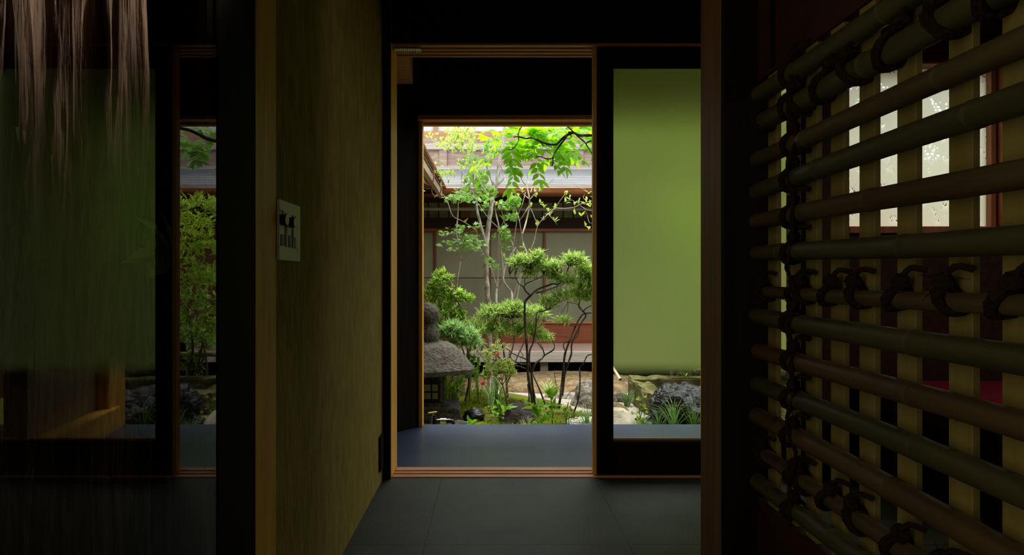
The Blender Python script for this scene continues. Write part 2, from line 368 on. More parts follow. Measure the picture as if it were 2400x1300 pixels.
def tilemat():
    m = mat('dark stone tile', (.031, .033, .024), .55, (.048, .050, .037), (5, 5, 5), bump=.08, bscale=(60, 60, 60), spec=.2)
    N = m.node_tree.nodes; Lk = m.node_tree.links; b = N['Principled BSDF']
    src = b.inputs['Base Color'].links[0].from_socket
    g = N.new('ShaderNodeNewGeometry'); s = N.new('ShaderNodeSeparateXYZ'); Lk.new(g.outputs['Position'], s.inputs[0]); prev = None
    for ax, off in ((0, .439), (1, 2.633)):
        a = N.new('ShaderNodeMath'); a.operation = 'SUBTRACT'; a.inputs[1].default_value = off; Lk.new(s.outputs[ax], a.inputs[0])
        w = N.new('ShaderNodeMath'); w.operation = 'PINGPONG'; w.inputs[1].default_value = .328; Lk.new(a.outputs[0], w.inputs[0])
        l = N.new('ShaderNodeMath'); l.operation = 'LESS_THAN'; l.inputs[1].default_value = .0022; Lk.new(w.outputs[0], l.inputs[0])
        if prev:
            mx = N.new('ShaderNodeMath'); mx.operation = 'MAXIMUM'; Lk.new(prev, mx.inputs[0]); Lk.new(l.outputs[0], mx.inputs[1]); prev = mx.outputs[0]
        else: prev = l.outputs[0]
    mi = N.new('ShaderNodeMixRGB'); mi.inputs[2].default_value = (.008, .008, .007, 1); Lk.new(prev, mi.inputs[0]); Lk.new(src, mi.inputs[1]); Lk.new(mi.outputs[0], b.inputs['Base Color'])
    return m
M['tile'] = tilemat()

# ------------------------------------------------------------------ the setting
def struct(name, mb, m, smooth=False, parent=None): return mb.build(name, m, parent, smooth, kind='structure' if parent is None else None)
GR = lambda d: -.12-.08*(d-4)                     # garden ground level
struct('floor', MB().prism([(-1.3, -1.5), (3.4, -1.5), (3.4, 2.78), (1.37, 2.78), (1.37, 2.64), (-1.3, 2.64)], -.12, 0), M['tile'])
struct('floor_vestibule', MB().box(-1.3, 1.32, 2.78, 3.6, -.14, 0), M['slate'])
struct('ceiling', MB().prism([(-1.5, -1.6), (3.5, -1.6), (3.5, 2.85), (1.31, 2.85), (1.31, 3.9), (-1.5, 3.9)], 2.35, 2.5), M['black'])
struct('wall_left', MB().box(-1.3, -.467, 1.327, 2.64, 0, 2.35), M['plaster'])
struct('wall_back', MB().box(-1.5, 3.5, -1.6, -1.5, 0, 2.35), M['black'])
struct('wall_far_left', MB().box(-1.4, -.50, 2.64, 2.78, 0, 2.35), M['black'])
struct('wall_alcove', MB().box(-1.4, -1.3, -1.5, 3.7, 0, 2.35), M['black'])
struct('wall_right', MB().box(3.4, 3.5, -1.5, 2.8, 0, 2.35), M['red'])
struct('trim_1', MB().box(-.50, -.432, 2.62, 2.785, 0, 2.35, .004), [M['jamb']])
struct('trim_2', MB().box(-.52, -.434, 2.612, 2.645, 0, 2.35, .003), M['black'])
struct('wall_header', MB().box(-.5, 1.42, 2.645, 2.78, 1.895, 2.35), M['black'])
b = MB(); b.box(-.432, 1.42, 2.64, 2.79, 1.872, 1.895)
for y0, y1 in ((2.64, 2.668), (2.690, 2.709), (2.731, 2.750), (2.772, 2.79)): b.box(-.432, 1.42, y0, y1, 1.858, 1.8725, .002)
struct('trim_3', b, M['jambx'])
b = MB(); b.box(-.5, 1.42, 2.64, 2.78, -.1, -.006)
for y0, y1 in ((2.64, 2.676), (2.692, 2.716), (2.732, 2.78)): b.box(-.432, 1.42, y0, y1, -.0065, .004, .002)
struct('trim_4', b, M['jambx'])
struct('trim_5', MB().box(-.5, 1.42, 2.628, 2.6395, 1.866, 2.35), M['black'])
# right part of the garden wall, with the frosted window in it
WX0, WX1, WZ0, WZ1 = 1.535, 2.17, 1.08, 1.775
b = MB(); b.box(1.38, WX0-.04, 2.66, 2.78, 0, 1.895); b.box(WX1+.09, 3.4, 2.66, 2.78, 0, 1.895); b.box(WX0-.04, WX1+.09, 2.66, 2.78, 0, WZ0-.03)
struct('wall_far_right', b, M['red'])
struct('wall_upper_right', MB().box(1.42, 3.4, 2.66, 2.78, 1.895, 2.35), M['ochre'])
b = MB(); b.box(WX0-.04, WX1+.09, 2.63, 2.78, WZ1, WZ1+.05, .004); b.box(WX0-.1, 3.4, 2.62, 2.78, WZ1+.05, WZ1+.115, .004)
struct('trim_6', b, M['redx'])
w = empty('window_1', (1.85, 2.7, WZ0), None, None); tag(w, kind='structure')
b = MB(); b.box(WX0-.04, WX0, 2.64, 2.74, WZ0-.03, WZ1, .003); b.box(WX1, WX1+.022, 2.67, 2.73, WZ0, WZ1, .003); b.box(WX1+.026, WX1+.08, 2.64, 2.74, WZ0-.03, WZ1, .003)
b.box(WX0, WX1, 2.64, 2.74, WZ0-.03, WZ0, .003); b.build('window_frame', M['winfr'], w, False)
MB().box(WX0, WX1, 2.70, 2.704, WZ0, WZ1).build('window_pane', M['frost'], w, False)
# outer wall of the vestibule and its opening to the garden
struct('wall_outer_left', MB().prism([(-1.4, 3.41), (-.54, 3.41), (-.425, 3.54), (-.425, 3.62), (-1.4, 3.62)], -.14, 2.35), M['black'])
struct('trim_7', MB().box(-.426, -.402, 3.535, 3.60, 0, 1.76, .003), M['jamb'])
struct('wall_outer_header', MB().box(-1.4, 1.31, 3.5, 3.62, 1.785, 2.35), M['black'])
b = MB(); b.box(-.426, 1.3, 3.5, 3.62, 1.76, 1.787, .002); b.box(-.426, 1.3, 3.57, 3.61, 1.745, 1.762, .002)
struct('trim_8', b, M['jambx'])
struct('wall_vestibule_right', MB().prism([(1.172, 2.785), (1.28, 2.785), (1.328, 3.46), (1.292, 3.46)], 0, 2.35), M['ochre'])
struct('wall_garden', MB().box(1.30, 1.62, 3.48, 3.60, -.3, 2.1), M['ochre'])
struct('trim_9', MB().box(1.225, 1.30, 3.46, 3.62, -.14, 2.35, .004), M['jamb'])
struct('trim_10', MB().box(1.366, 1.40, 2.65, 2.78, 0, 1.9, .003), M['jamb'])
tag(MB().prism([(1.075, 2.82), (1.172, 2.82), (1.285, 3.455), (1.222, 3.455), (1.222, 3.55), (1.205, 3.55)], 0, .12).build('sill_log', M['jamb'], None, False),
    'rough squared wooden beam lying along the base of the ochre vestibule wall', 'beam')
# brown block standing in for a patch of light under the vestibule ceiling
tag(MB().prism([(-.54, 2.82), (-.39, 2.82), (-.44, 3.40), (-.54, 3.40)], 1.93, 2.10).build('corner_light_patch', M['jambx'], None, False),
    'brown block added for a patch of light in the upper left corner behind the door head', 'beam')
# partition between the camera room and the passage
struct('wall_partition_left', MB().box(-1.3, -.60, 1.207, 1.327, 0, 2.35), M['black'])
struct('trim_11', MB().box(-.60, -.466, 1.207, 1.327, 0, 2.35, .003), M['jamb'])
struct('trim_12', MB().box(.449, .506, 1.207, 1.327, 0, 2.35, .003), M['jambshade'])
struct('wall_partition_header', MB().box(-1.3, 3.4, 1.207, 1.327, 1.95, 2.35), M['black'])
struct('shade_face_left', MB().box(-.60, -.4665, 1.195, 1.2075, 0, 2.35), M['black'])  # black facing stands in for the unlit front of the left post
struct('shade_face_right', MB().box(.4495, .5355, 1.190, 1.2075, 0, 2.35), M['black'])  # black sheet in place of shade on the right post's front
# wall that holds the bamboo lattice
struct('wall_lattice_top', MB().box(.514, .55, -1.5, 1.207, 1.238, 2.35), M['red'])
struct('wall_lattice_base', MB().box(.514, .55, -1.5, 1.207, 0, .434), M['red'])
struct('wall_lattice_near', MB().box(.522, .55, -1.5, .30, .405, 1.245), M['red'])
struct('trim_15', MB().box(.5135, .535, 1.115, 1.135, 1.245, 2.35), M['black'])
struct('trim_16', MB().box(.474, .552, .245, .304, 0, 2.35, .003), M['black'])
# bark alcove behind the reflecting pane
fr = empty('window_2', (-.475, .2, 0), None, None); tag(fr, kind='structure')
b = MB(); b.box(-.486, -.466, 1.042, 1.196, 0, 2.35, .003); b.box(-.488, -.474, 1.02, 1.044, 0, 2.35)
b.build('window_frame', M['black'], fr, False)
MB().add([(-.468, -1.5, 0), (-.468, 1.044, 0), (-.468, 1.044, 2.35), (-.468, -1.5, 2.35)], [(0, 1, 2, 3)]).build('window_pane', M['pane'], fr, False)
# cedar bark, modelled as ragged vertical ridges
b = MB(); ny, nz = 760, 120; vs = []; fs = []
for i in range(ny+1):
    y = -.9+i/ny*1.96
    for j in range(nz+1):
        z = 2.35*j/nz
        yy = y+.03*noise.noise(Vector((y*3, 0, z*1.3)))
        r = noise.ridged_multi_fractal(Vector((yy*46, 0, z*.9)), 1, 2.2, 4, 1, 2)
        h = .017*r+.012*noise.noise(Vector((yy*12, 3, z*.6)))
        h += .016*max(0, noise.noise(Vector((yy*110, 8, z*2.2))))+.02*max(0, noise.noise(Vector((yy*26, 21, z*1.0)))-.25)
        vs.append((-.585+h-.05*max(0, (y-.98)/.08)**2, y, z))
for i in range(ny):
    for j in range(nz):
        a = i*(nz+1)+j; fs.append((a, a+nz+1, a+nz+2, a+1))
b.add(vs, fs)
bark = b.build('bark_wall', M['bark'], None, True); tag(bark, kind='structure')

# ------------------------------------------------------------------ sliding door leaf
dl = empty('sliding_door', (.9, 2.68, 0), 'black framed sliding door of frosted glass, clear below, pushed to the right', 'door')
DX0, DX1, DY0, DY1 = .4495, 1.365, 2.66, 2.69
b = MB(); b.box(DX0+.004, DX0+.075, DY0, DY1, .005, 1.858, .002); b.build('stile', M['black'], dl, False)
b = MB(); b.box(DX1-.03, DX1, DY0, DY1, .005, 1.858, .002); b.build('stile', M['black'], dl, False)
MB().box(DX0+.075, DX1-.03, DY0, DY1, 1.768, 1.858, .002).build('top_rail', M['black'], dl, False)
br = MB().box(DX0+.075, DX1-.03, DY0, DY1, .005, .150, .002).build('bottom_rail', M['black'], dl, False)
MB().box(DX0+.075, DX1-.03, DY1-.012, DY1-.004, .150, .160, .001).build('glazing_bead', M['jambx'], br, False)
MB().box(DX0-.012, DX0+.004, DY0+.004, DY1+.014, .005, 1.858, .002).build('edge_strip', M['jamb'], dl, False, label='brown cedar edge strip of the door')
MB().add([(DX0+.075, 2.675, .15), (DX1-.03, 2.675, .15), (DX1-.03, 2.675, 1.768), (DX0+.075, 2.675, 1.768)], [(0, 1, 2, 3)]).build('glass_panel', M['film'], dl, False, label='frosted glass clear at the foot')
# little studded metal guide on the door head
g = MB(); g.box(-.425, -.31, 2.652, 2.70, 1.848, 1.858)
for i in range(13):
    for j in range(3):
        g.lathe((-.42+i*.0088, 2.655+j*.013, 1.8415), [(.0005, 0), (.0032, .003), (.0032, .007)], 6)
tag(g.build('guide_strip', M['chrome']), 'small studded metal strip at the left end of the door head', 'metal strip')
# small dark plate low on the plaster wall
tag(MB().box(-.468, -.458, 2.52, 2.60, .06, .205, .003).build('wall_plate', M['black'], None, False), 'small dark plate low on the plaster wall beside the door', 'plate')

# ------------------------------------------------------------------ restroom sign with raised pegs
sg = empty('sign', (-.466, 1.38, .90), 'pale square sign with black raised pictograms on the plaster wall', 'sign')
SX = -.467
def sy(zx): return .466*F/(VX-(600+zx/4.64))                    # zoomed sign pixel to depth along the wall
def sz(zx, zy): return H+(VY-(420+zy/4.64))/F*sy(zx)
MB().box(SX, SX+.006, 1.329, 1.475, .898, 1.030, .001).build('plate', M['signplate'], sg, False)
def srect(zx0, zx1, zy0, zy1, nm='mark', t=.0015, m='ink'):
    y0, y1 = sy(zx0), sy(zx1); zm = (zx0+zx1)/2
    return MB().box(SX+.006, SX+.006+t, y0, y1, sz(zm, zy1), sz(zm, zy0)).build(nm, M[m], sg, False)
for q in ((290, 310, 368, 730, 'divider'), (243, 282, 600, 722), (330, 352, 612, 738), (370, 408, 632, 750), (366, 384, 520, 640), (366, 408, 398, 425), (398, 408, 420, 520),
          (224, 268, 335, 340), (262, 268, 340, 395), (395, 425, 518, 522), (408, 428, 750, 754), (300, 345, 733, 738), (224, 243, 715, 719), (312, 335, 608, 612)):
    srect(*q[:4], nm=q[4] if len(q) > 4 else 'mark')
for zx, zy in ((252, 440), (345, 470)):
    y, z = sy(zx), sz(zx, zy)
    b = MB(); b.tube([(SX+.006, y, z), (SX+.018, y, z)], .0118, 24); pg = b.build('peg', M['ink'], sg)
    MB().tube([(SX+.018, y, z), (SX+.0192, y, z)], .0115, 24).build('peg_face', M['signplate'], pg, label='pale round peg face')

# ------------------------------------------------------------------ bamboo lattice
LX = .494
lt = empty('bamboo_lattice', (LX, .85, .40), 'bamboo pole lattice lashed with dark rope over pale slats, set in the right wall', 'lattice window')
SY = [1.155, 1.084, 1.016, .941, .868, .787, .698, .625, .55, .475, .40, .33]
for i, y in enumerate(SY):
    MB().box(.518, .527, y-.035, y, .434, 1.238, .001).build('slat', M['slat'], lt, False)
poles = [(.357, .353, 'bamg', .0215), (.302, .2926, 'bamg', .0225), (.2344, .2298, 'bamt2', .0195), (.170, .1753, 'bamg', .0205), (.1086, .1033, 'bamd', .020), (.0449, .0397, 'bamg', .0195),
         (-.0287, -.0256, 'bamd', .0145), (-.0743, -.0824, 'bamg', .0205), (-.1415, -.1488, 'bamt', .0195), (-.2085, -.214, 'bamg', .020), (-.2735, -.281, 'bamt', .0205), (-.344, -.352, 'bamd', .0165), (-.405, -.394, 'bamg', .0195)]
M['bamt2'] = mat('olive brown bamboo', (0.055, 0.0412, 0.0174), .55, (0.0779, 0.0596, 0.0252), (40, 5, 40), bump=.05, spec=.25)
def bamboo(mb, p0, p1, r, seed, seg=.27):
    rr = random.Random(seed); p0 = Vector(p0); p1 = Vector(p1); L = (p1-p0).length; t = rr.uniform(.05, seg); nodes = []
    while t < L: nodes.append(t); t += seg*rr.uniform(.8, 1.2)
    ts = [0]
    for q in nodes: ts += [q-.006, q-.0035, q, q+.003, q+.006]
    ts += [L*k/10 for k in range(1, 10)]+[L]; ts = sorted(x for x in set(ts) if 0 <= x <= L)
    pts = []; rad = []
    for q in ts:
        pts.append(p0.lerp(p1, q/L)+Vector((0, 0, .0025*math.sin(q*5+seed)))); k = r
        for nd in nodes:
            e = q-nd
            if abs(e) < 1e-6: k = r*.94
            elif abs(e+.0035) < 1e-4 or abs(e-.003) < 1e-4: k = r*1.06
        rad.append(k)
    mb.tube(pts, rad, 16); return mb
PZ = []
for i, (a, c, m, r) in enumerate(poles):
    r *= .75; a *= .96; c *= .96
    x = LX+.024-r-.0005
    y1 = 1.166+(-.012, -.02, .0, .0, .0, .0, -.004, 0, -.006, -.002, 0, -.03, 0)[i]
    sl_ = (c-a)/.6
    bamboo(MB(), (x, y1, H+a), (x, .30, H+a+sl_*(y1-.3)), r, i+3).build('pole', M[m], lt)
    PZ.append((x, H+a, sl_, r, y1))
def lash(i, y, tilt, tails=True, thick=.0042):
    x, z0, s_, r, y1 = PZ[i]; z = z0+s_*(y1-y); b = MB()
    for off in (-.0035, .0035):
        pts = []
        for k in range(15):
            a = 2*math.pi*k/14
            xx = x-math.cos(a)*(r+thick*.8); zz = z+math.sin(a)*(r+thick*.8)
            if xx > .517: xx = max(xx, .531) if False else xx
            pts.append((xx, y+off+tilt*math.sin(a)*(r), zz))
        b.tube(pts, [thick*(.9+.18*math.sin(k*2.3)) for k in range(15)], 6)
    kz = z+r+.010; ky = y+tilt*r*1.2-.006
    b.blob((x-.006, ky, kz), (.010, .012, .011), .25, 2, i, 2)
    b.tube(catmull([Vector((x-.008, ky, kz)), Vector((x-.004, ky-.014, kz+.016)), Vector((x+.008, ky-.026, kz+.013))], 3), .0038, 6)
    if tails:
        rr = random.Random(i*17+int(y*100))
        for k in range(9):
            q = Vector((x-.006, ky, kz)); dd = Vector((rr.uniform(-.3, .6), rr.uniform(-1, .5), rr.uniform(-.9, 1))).normalized()
            b.tube([q, q+dd*.014, q+dd*.026+Vector((0, 0, -.004))], [.0006, .0005, .0003], 3)
    return b.build('rope_lashing', M['rope'], lt)
for i in range(len(poles)): lash(i, 1.028, -.45)
for i in (1, 6, 11):
    for k, y in enumerate(SY[:10]):
        if k == 1: continue
        lash(i, y-.019, (.7, -.7)[k % 2], tails=k % 3 == 0, thick=.0046)
b = MB()
pts = [Vector((LX-.006+.004*math.sin(k*1.3), 1.003+.010*math.sin(k*.83), 1.19-k*.0175)) for k in range(43)]
b.tube(pts, [.0036+.0012*math.sin(k*1.9) for k in range(43)], 6); b.build('rope_cord', M['rope'], lt)

# red felt bench in the far room
bn = empty('bench', (2.1, 2.2, 0), 'low bench under a red felt cloth below the frosted window', 'bench')
MB().box(1.55, 2.9, 1.9, 2.62, .405, .42, .004).build('felt_cloth', M['felt'], bn)
MB().box(1.57, 2.88, 1.92, 2.60, .33, .405, .004).build('seat', M['black'], bn, False)
for x in (1.6, 2.8):
    for y in (1.95, 2.53): MB().box(x, x+.06, y, y+.06, 0, .33, .003).build('leg', M['black'], bn, False)

# leafy sprig standing in front of the bark, behind the pane
sp = empty('leafy_sprig', (-.53, 1.0, 0), 'single dark sprig of pointed leaves in front of the bark behind the glass', 'plant')
b = MB(); b.tube(catmull([Vector((-.535, 1.012, 0)), Vector((-.53, 1.006, .5)), Vector((-.53, 1.005, .90))], 5), [.004]*11, 6)
b.build('stem', M['darkbark'], sp)
b = MB()
L0 = np.array([[-.528, 1.005, .90]]*6); D0 = np.array([[.02, -.11, .03], [.0, -.12, -.012], [.02, -.05, .075], [0, -.07, .015], [.03, -.13, .06], [0, -.05, -.04]])
leaves(b, L0, D0, np.array([[.8, .2, .6]]*6), np.array([.09, .115, .085, .07, .13, .06]), .032, 'leaf'); b.build('leaf', M['deep'], sp)

# ------------------------------------------------------------------ garden ground
def gz(x, y):
    z = GR(y)+.03*noise.noise(Vector((x*1.1, y*1.1, 0)))
    z += .10*math.exp(-((x+.05)/.45)**2-((y-5.3)/.45)**2)      # moss mound
    return z
b = MB(); vs = []; fs = []; nx, ny = 110, 90
for i in range(nx+1):
    for j in range(ny+1):
        x = -4+9*i/nx; y = 3.6+6*j/ny; vs.append((x, y, gz(x, y) if y < 8 else gz(x, 8)))
for i in range(nx):
    for j in range(ny):
        a = i*(ny+1)+j; fs.append((a, a+ny+1, a+ny+2, a+1))
struct('ground', b.add(vs, fs), M['moss'], True)
struct('footing', MB().box(-1.4, 3.5, 3.5, 3.62, -.6, -.01), M['black'])
# moss and small ground cover: nobody could count it
b = MB(); n = 5200
x = NR.uniform(-.9, 1.7, n); y = 3.62+NR.uniform(0, 1, n)**1.3*2.4
k = np.array([(noise.noise(Vector((a*2, c*2, 5))) > -.15) for a, c in zip(x, y)]); x = x[k]; y = y[k]
pts = np.array([(a, c, gz(a, c)) for a, c in zip(x, y)]); tufts(b, pts, np.tile([0, 0, 1.], (len(pts), 1)), 4, .022, .010, .8)
tag(b.build('moss_carpet', M['mossleaf'], None, False), 'yellow-green moss covering the garden soil', 'moss', kind='stuff')
def gravel(cx, cy, rx, ry, n, size, label):
    b = MB()
    for _ in range(n):
        a = R.uniform(0, 6.28); r = math.sqrt(R.random()); xx = cx+rx*r*math.cos(a); yy = cy+ry*r*math.sin(a); s = size*R.uniform(.6, 1.3)
        b.blob((xx, yy, gz(xx, yy)+s*.3), (s, s*R.uniform(.7, 1.1), s*.7), .25, 1.5, R.random()*50, 1)
    return tag(b.build('gravel', M['gravel'], None, True), label, 'gravel', kind='stuff')
gravel(.72, 4.05, .24, .34, 1500, .011, 'white pebbles beside the grey boulder near the slab')
b = MB(); xs = np.linspace(-.2, 2.6, 60); yy = np.linspace(4.35, 6.2, 40); vs = []; fs = []
for i, a in enumerate(xs):
    for j, c in enumerate(yy): vs.append((a, c, gz(a, c)+.012 if abs(a-(.25+.2*math.sin(c*2)+.28*(c < 5.5)+.5)) < (.62 if c > 5.55 else .38) or c > 5.75 else gz(a, c)-.03))
for i in range(59):
    for j in range(39): q = i*40+j; fs.append((q, q+40, q+41, q+1))
tag(b.add(vs, fs).build('sand_path', M['path'], None, True), 'pale raked sand path in front of the tan stone', 'path', kind='stuff')

# ------------------------------------------------------------------ garden stones
def rock(name, label, c, r, m, **k): return tag(MB().blob(c, r, **k).build(name, M[m], None, True), label, 'rock', 'stones of the garden')
rock('stepping_stone', 'long tan stepping stone lying under the edge of the far veranda', (.75, 6.55, -.375), (1.25, .55, .225), 'tanstone', amp=.08, fr=1.3, seed=4, sub=5, flat=.88, fine=.012)
p = P(1385, 960, 4.95); rock('boulder', 'speckled grey boulder at the right edge of the doorway', (p.x+.03, p.y, -.2), (.19, .17, .225), 'granite', amp=.2, fr=1.3, seed=9, sub=5, fine=.012)
p = P(1218, 965, 4.35); rock('garden_rock', 'low purplish dark rock at the foot of the clipped shrub', (p.x-.01, p.y, -.17), (.125, .14, .13), 'purplerock', amp=.3, fr=1.5, seed=2, sub=4, fine=.02)
p = P(1440, 975, 4.0); rock('garden_rock', 'pale flat-topped stone behind the glass at the door stile', (p.x-.01, p.y, -.12), (.15, .17, .14), 'paleflat', amp=.16, fr=1.2, seed=21, sub=4, flat=.9, fine=.01)
p = P(1440, 945, 4.45); rock('garden_rock', 'brown rounded stone edging the path behind the pale flat stone', (p.x-.03, p.y, -.16), (.14, .10, .12), 'tanstone', amp=.2, fr=1.2, seed=31, sub=4)
rock('black_rock', 'wet black craggy rock behind the clear glass of the door', (1.33, 4.15, -.15), (.285, .22, .265), 'blackrock', amp=.3, fr=1.7, seed=14, sub=6, fine=.05)
p = P(1463, 928, 5.3); rock('garden_rock', 'small dark stone by the path left of the trough', (p.x-.02, p.y, -.2), (.10, .08, .06), 'purplerock', amp=.25, seed=41, sub=3)
p = P(1065, 985, 3.95); rock('garden_rock', 'small dark wet stone beside the tap', (p.x+.03, p.y+.05, -.12), (.09, .07, .05), 'purplerock', amp=.25, seed=51, sub=3)
p = P(1110, 965, 4.4); rock('garden_rock', 'black stone half sunk in moss right of the lantern base', (p.x, p.y, -.13), (.075, .06, .055), 'blackrock', amp=.3, seed=61, sub=3)
p = P(1326, 935, 5.6); rock('garden_rock', 'flat grey stone behind the slanting twin stems', (p.x+.05, p.y, -.25), (.26, .12, .07), 'granite', amp=.2, seed=71, sub=4, flat=.8)
p = P(1065, 920, 5.2); rock('garden_rock', 'upright mossy brown stone behind the stone lantern', (p.x, p.y, -.15), (.10, .10, .25), 'tanstone', amp=.2, seed=81, sub=4)
# trough: a squarish block with a sunk basin
tr = empty('water_trough', (1.55, 5.0, -.2), 'mossy stone water trough with a worn rim behind the black rock', 'trough')
def roughbox(x0, x1, y0, y1, z0, z1, seed, n=14, amp=.02, rot=0, c=None):
    vs, fs = [], []
    t = ICO[5]; off = Vector((seed, seed*2, seed*3))
    for v in t[0]:
        q = Vector([math.copysign(abs(a)**.28, a) for a in v]); q = q*(1/max(abs(a) for a in q))*.985+q*.015
        p = Vector((x0+(q.x+1)/2*(x1-x0), y0+(q.y+1)/2*(y1-y0), z0+(q.z+1)/2*(z1-z0)))
        p += v*amp*noise.fractal(p*7+off, 1, 2, 4)
        vs.append(p)
    if rot:
        c = c or Vector(((x0+x1)/2, (y0+y1)/2, 0)); ca, sa = math.cos(rot), math.sin(rot)
        vs = [Vector((c.x+(p.x-c.x)*ca-(p.y-c.y)*sa, c.y+(p.x-c.x)*sa+(p.y-c.y)*ca, p.z)) for p in vs]
    return vs, t[1]
cc = Vector((1.156, 4.55, 0)); rt = -.05
b = MB(); b.add(*roughbox(1.14, 1.28, 4.55, 5.33, -.26, -.005, 3, rot=rt, c=cc, amp=.03)); b.add(*roughbox(1.15, 2.25, 5.18, 5.33, -.26, .005, 5, rot=rt, c=cc, amp=.03))
b.add(*roughbox(1.15, 2.25, 4.55, 4.69, -.26, .0, 7, rot=rt, c=cc, amp=.03)); b.add(*roughbox(2.1, 2.25, 4.6, 5.3, -.26, .0, 8, rot=rt, c=cc, amp=.03)); b.add(*roughbox(1.2, 2.2, 4.6, 5.28, -.26, -.08, 9, rot=rt, c=cc))
b.build('basin', M['mossstone'], tr)
# bamboo spout behind the trough
q = P(1454, 889, 5.45); b = MB(); b.tube([q, q+Vector((-.012, .3, .07)), q+Vector((-.02, .6, .13))], .0125, 12, cap=False); b.tube([q, q+Vector((-.012, .3, .07))], .0085, 12, cap=False)
sp_ = b.build('bamboo_spout', M['cream']); tag(sp_, 'pale bamboo water spout pointing down left of the trough', 'spout')

# ------------------------------------------------------------------ stone lantern
lc = P(1003, 945, 4.5); LXc, LY = lc.x, 4.5
def zz(py): return H+(VY-py)/F*4.5
ln = empty('stone_lantern', (LXc, LY, GR(4.5)), 'rough dark stone lantern with a wide mossy roof, cut off by the left door frame', 'lantern')
def noisy(mb, amp, fr, seed):
    off = Vector((seed, 0, 0)); v2 = []
    for v in mb.v:
        p = Vector(v); v2.append(tuple(p+noise.noise_vector(p*fr+off)*amp+noise.noise_vector(p*fr*4+off)*amp*.35))
    mb.v = v2; return mb
s = 4.5/F
def dense(prof, k=4):
    out = []
    for (r0, z0), (r1, z1) in zip(prof, prof[1:]):
        for j in range(k): out.append((r0+(r1-r0)*j/k, z0+(z1-z0)*j/k))
    return out+[prof[-1]]
b = MB(); b.lathe((LXc, LY, 0), dense([(.002, zz(709)), (10*s, zz(711)), (20*s, zz(718)), (26*s, zz(730)), (26*s, zz(742)), (20*s, zz(753)), (15*s, zz(758)), (18*s, zz(764)), (25*s, zz(774)), (27*s, zz(788)), (25*s, zz(799)), (23*s, zz(806))]), 36)
noisy(b, .008, 18, 1).build('finial', M['lantern'], ln)
b = MB(); b.lathe((LXc, LY, 0), dense([(20*s, zz(799)), (44*s, zz(802)), (60*s, zz(808)), (78*s, zz(826)), (92*s, zz(845)), (101*s, zz(857)), (100*s, zz(867)), (60*s, zz(866)), (20*s, zz(864))], 6), 60, rot=.25, sq=4.5)
noisy(b, .007, 16, 2).build('roof', M['lantern'], ln)
def rbox(x0, x1, z0, z1, dpt, rot, nm, m, par, am=.004, sd=1):
    vs, fs = roughbox(LXc+x0*s, LXc+x1*s, LY-dpt, LY+dpt, z0, z1, sd, amp=am, rot=rot, c=Vector((LXc, LY, 0)))
    return MB().add(vs, fs).build(nm, M[m], par)
rbox(-38, 38, zz(950), zz(862), 38*s, .12, 'firebox', 'lantern', ln, .010)
wf = None
def lw(px0, px1, py0, py1, yy, nm, m, par): return MB().box(LXc+(px0-1003)*s, LXc+(px1-1003)*s, LY-yy-.012, LY-yy, zz(py1), zz(py0), .002).build(nm, M[m], par, False)
fy = 45*s
wf = lw(976, 1036, 884, 934, fy, 'window_frame', 'dark', ln)
for a in ((980, 994, 892, 907), (998, 1014, 892, 907), (1018, 1030, 892, 907), (980, 994, 911, 925), (998, 1014, 911, 925), (1018, 1030, 911, 925)): lw(*a, fy+.006, 'pane', 'paper', wf)
vs, fs = roughbox(LXc-78*s, LXc+74*s, LY-.22, LY+.2, zz(992), zz(944), 8, amp=.03, rot=.1, c=Vector((LXc, LY, 0))); MB().add(vs, fs).build('pedestal', M['lantern'], ln)

# ------------------------------------------------------------------ garden tap
tp = empty('garden_tap', (P(1017, 985, 3.75).x, 3.75, -.1), 'black garden tap with brass lever just outside the vestibule slab', 'tap')
q = P(1017, 986, 3.75); MB().tube([Vector((q.x, q.y, -.25)), q, q+Vector((0, 0, .035))], [.016, .016, .011], 14).build('standpipe', M['blackiron'], tp)
r_ = P(1054, 986, 3.75); MB().tube([q, r_, r_+Vector((.018, 0, -.004)), r_+Vector((.026, 0, -.022))], [.012, .015, .014, .010], 14).build('spout', M['blackiron'], tp)
MB().tube([P(1032, 986, 3.75), P(1046, 986, 3.75)], .0175, 18).build('collar', M['chrome'], tp, label='polished steel collar')
h_ = P(1015, 967, 3.75); hd = MB().tube([h_+Vector((0, 0, -.022)), h_], .005, 8); hd.tube([P(1004, 967.5, 3.75), P(1024, 965, 3.75)], .0042, 8); hd.build('lever', M['brass'], tp, label='brass lever handle')

# ------------------------------------------------------------------ building across the courtyard
D1, D0 = 7.8, 6.98
def Z1(py, d=D1): return H+(VY-py)/F*d
def X1(px, d=D1): return (px-VX)/F*d
XL, XR = -.94, 5.2
hs = empty('garden_house', (0, D1, -.4), 'weathered wooden house with screens, veranda, copper gutter and upper storey across the garden', 'building')
bb = lambda n, m, *q, **k: MB().box(*q).build(n, M[m], hs, False, **k)
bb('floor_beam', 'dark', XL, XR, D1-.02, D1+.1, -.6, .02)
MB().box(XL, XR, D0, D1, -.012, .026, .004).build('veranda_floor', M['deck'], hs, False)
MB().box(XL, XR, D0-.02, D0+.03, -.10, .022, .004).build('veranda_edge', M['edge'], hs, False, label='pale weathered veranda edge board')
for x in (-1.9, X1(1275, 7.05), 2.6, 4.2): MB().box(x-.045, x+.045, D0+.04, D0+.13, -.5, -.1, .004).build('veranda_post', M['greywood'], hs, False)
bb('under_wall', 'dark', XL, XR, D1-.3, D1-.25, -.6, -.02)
MB().box(XL, XR, D1-.01, D1+.03, Z1(804), Z1(757), .003).build('dado', M['redx'], hs, False, label='red-brown dado board')
MB().box(XL, XR, D1-.03, D1+.03, Z1(757.5), Z1(754), .002).build('sill', M['winfr'], hs, False)
pxs = [1021+k*127.5 for k in range(-5, 5)]
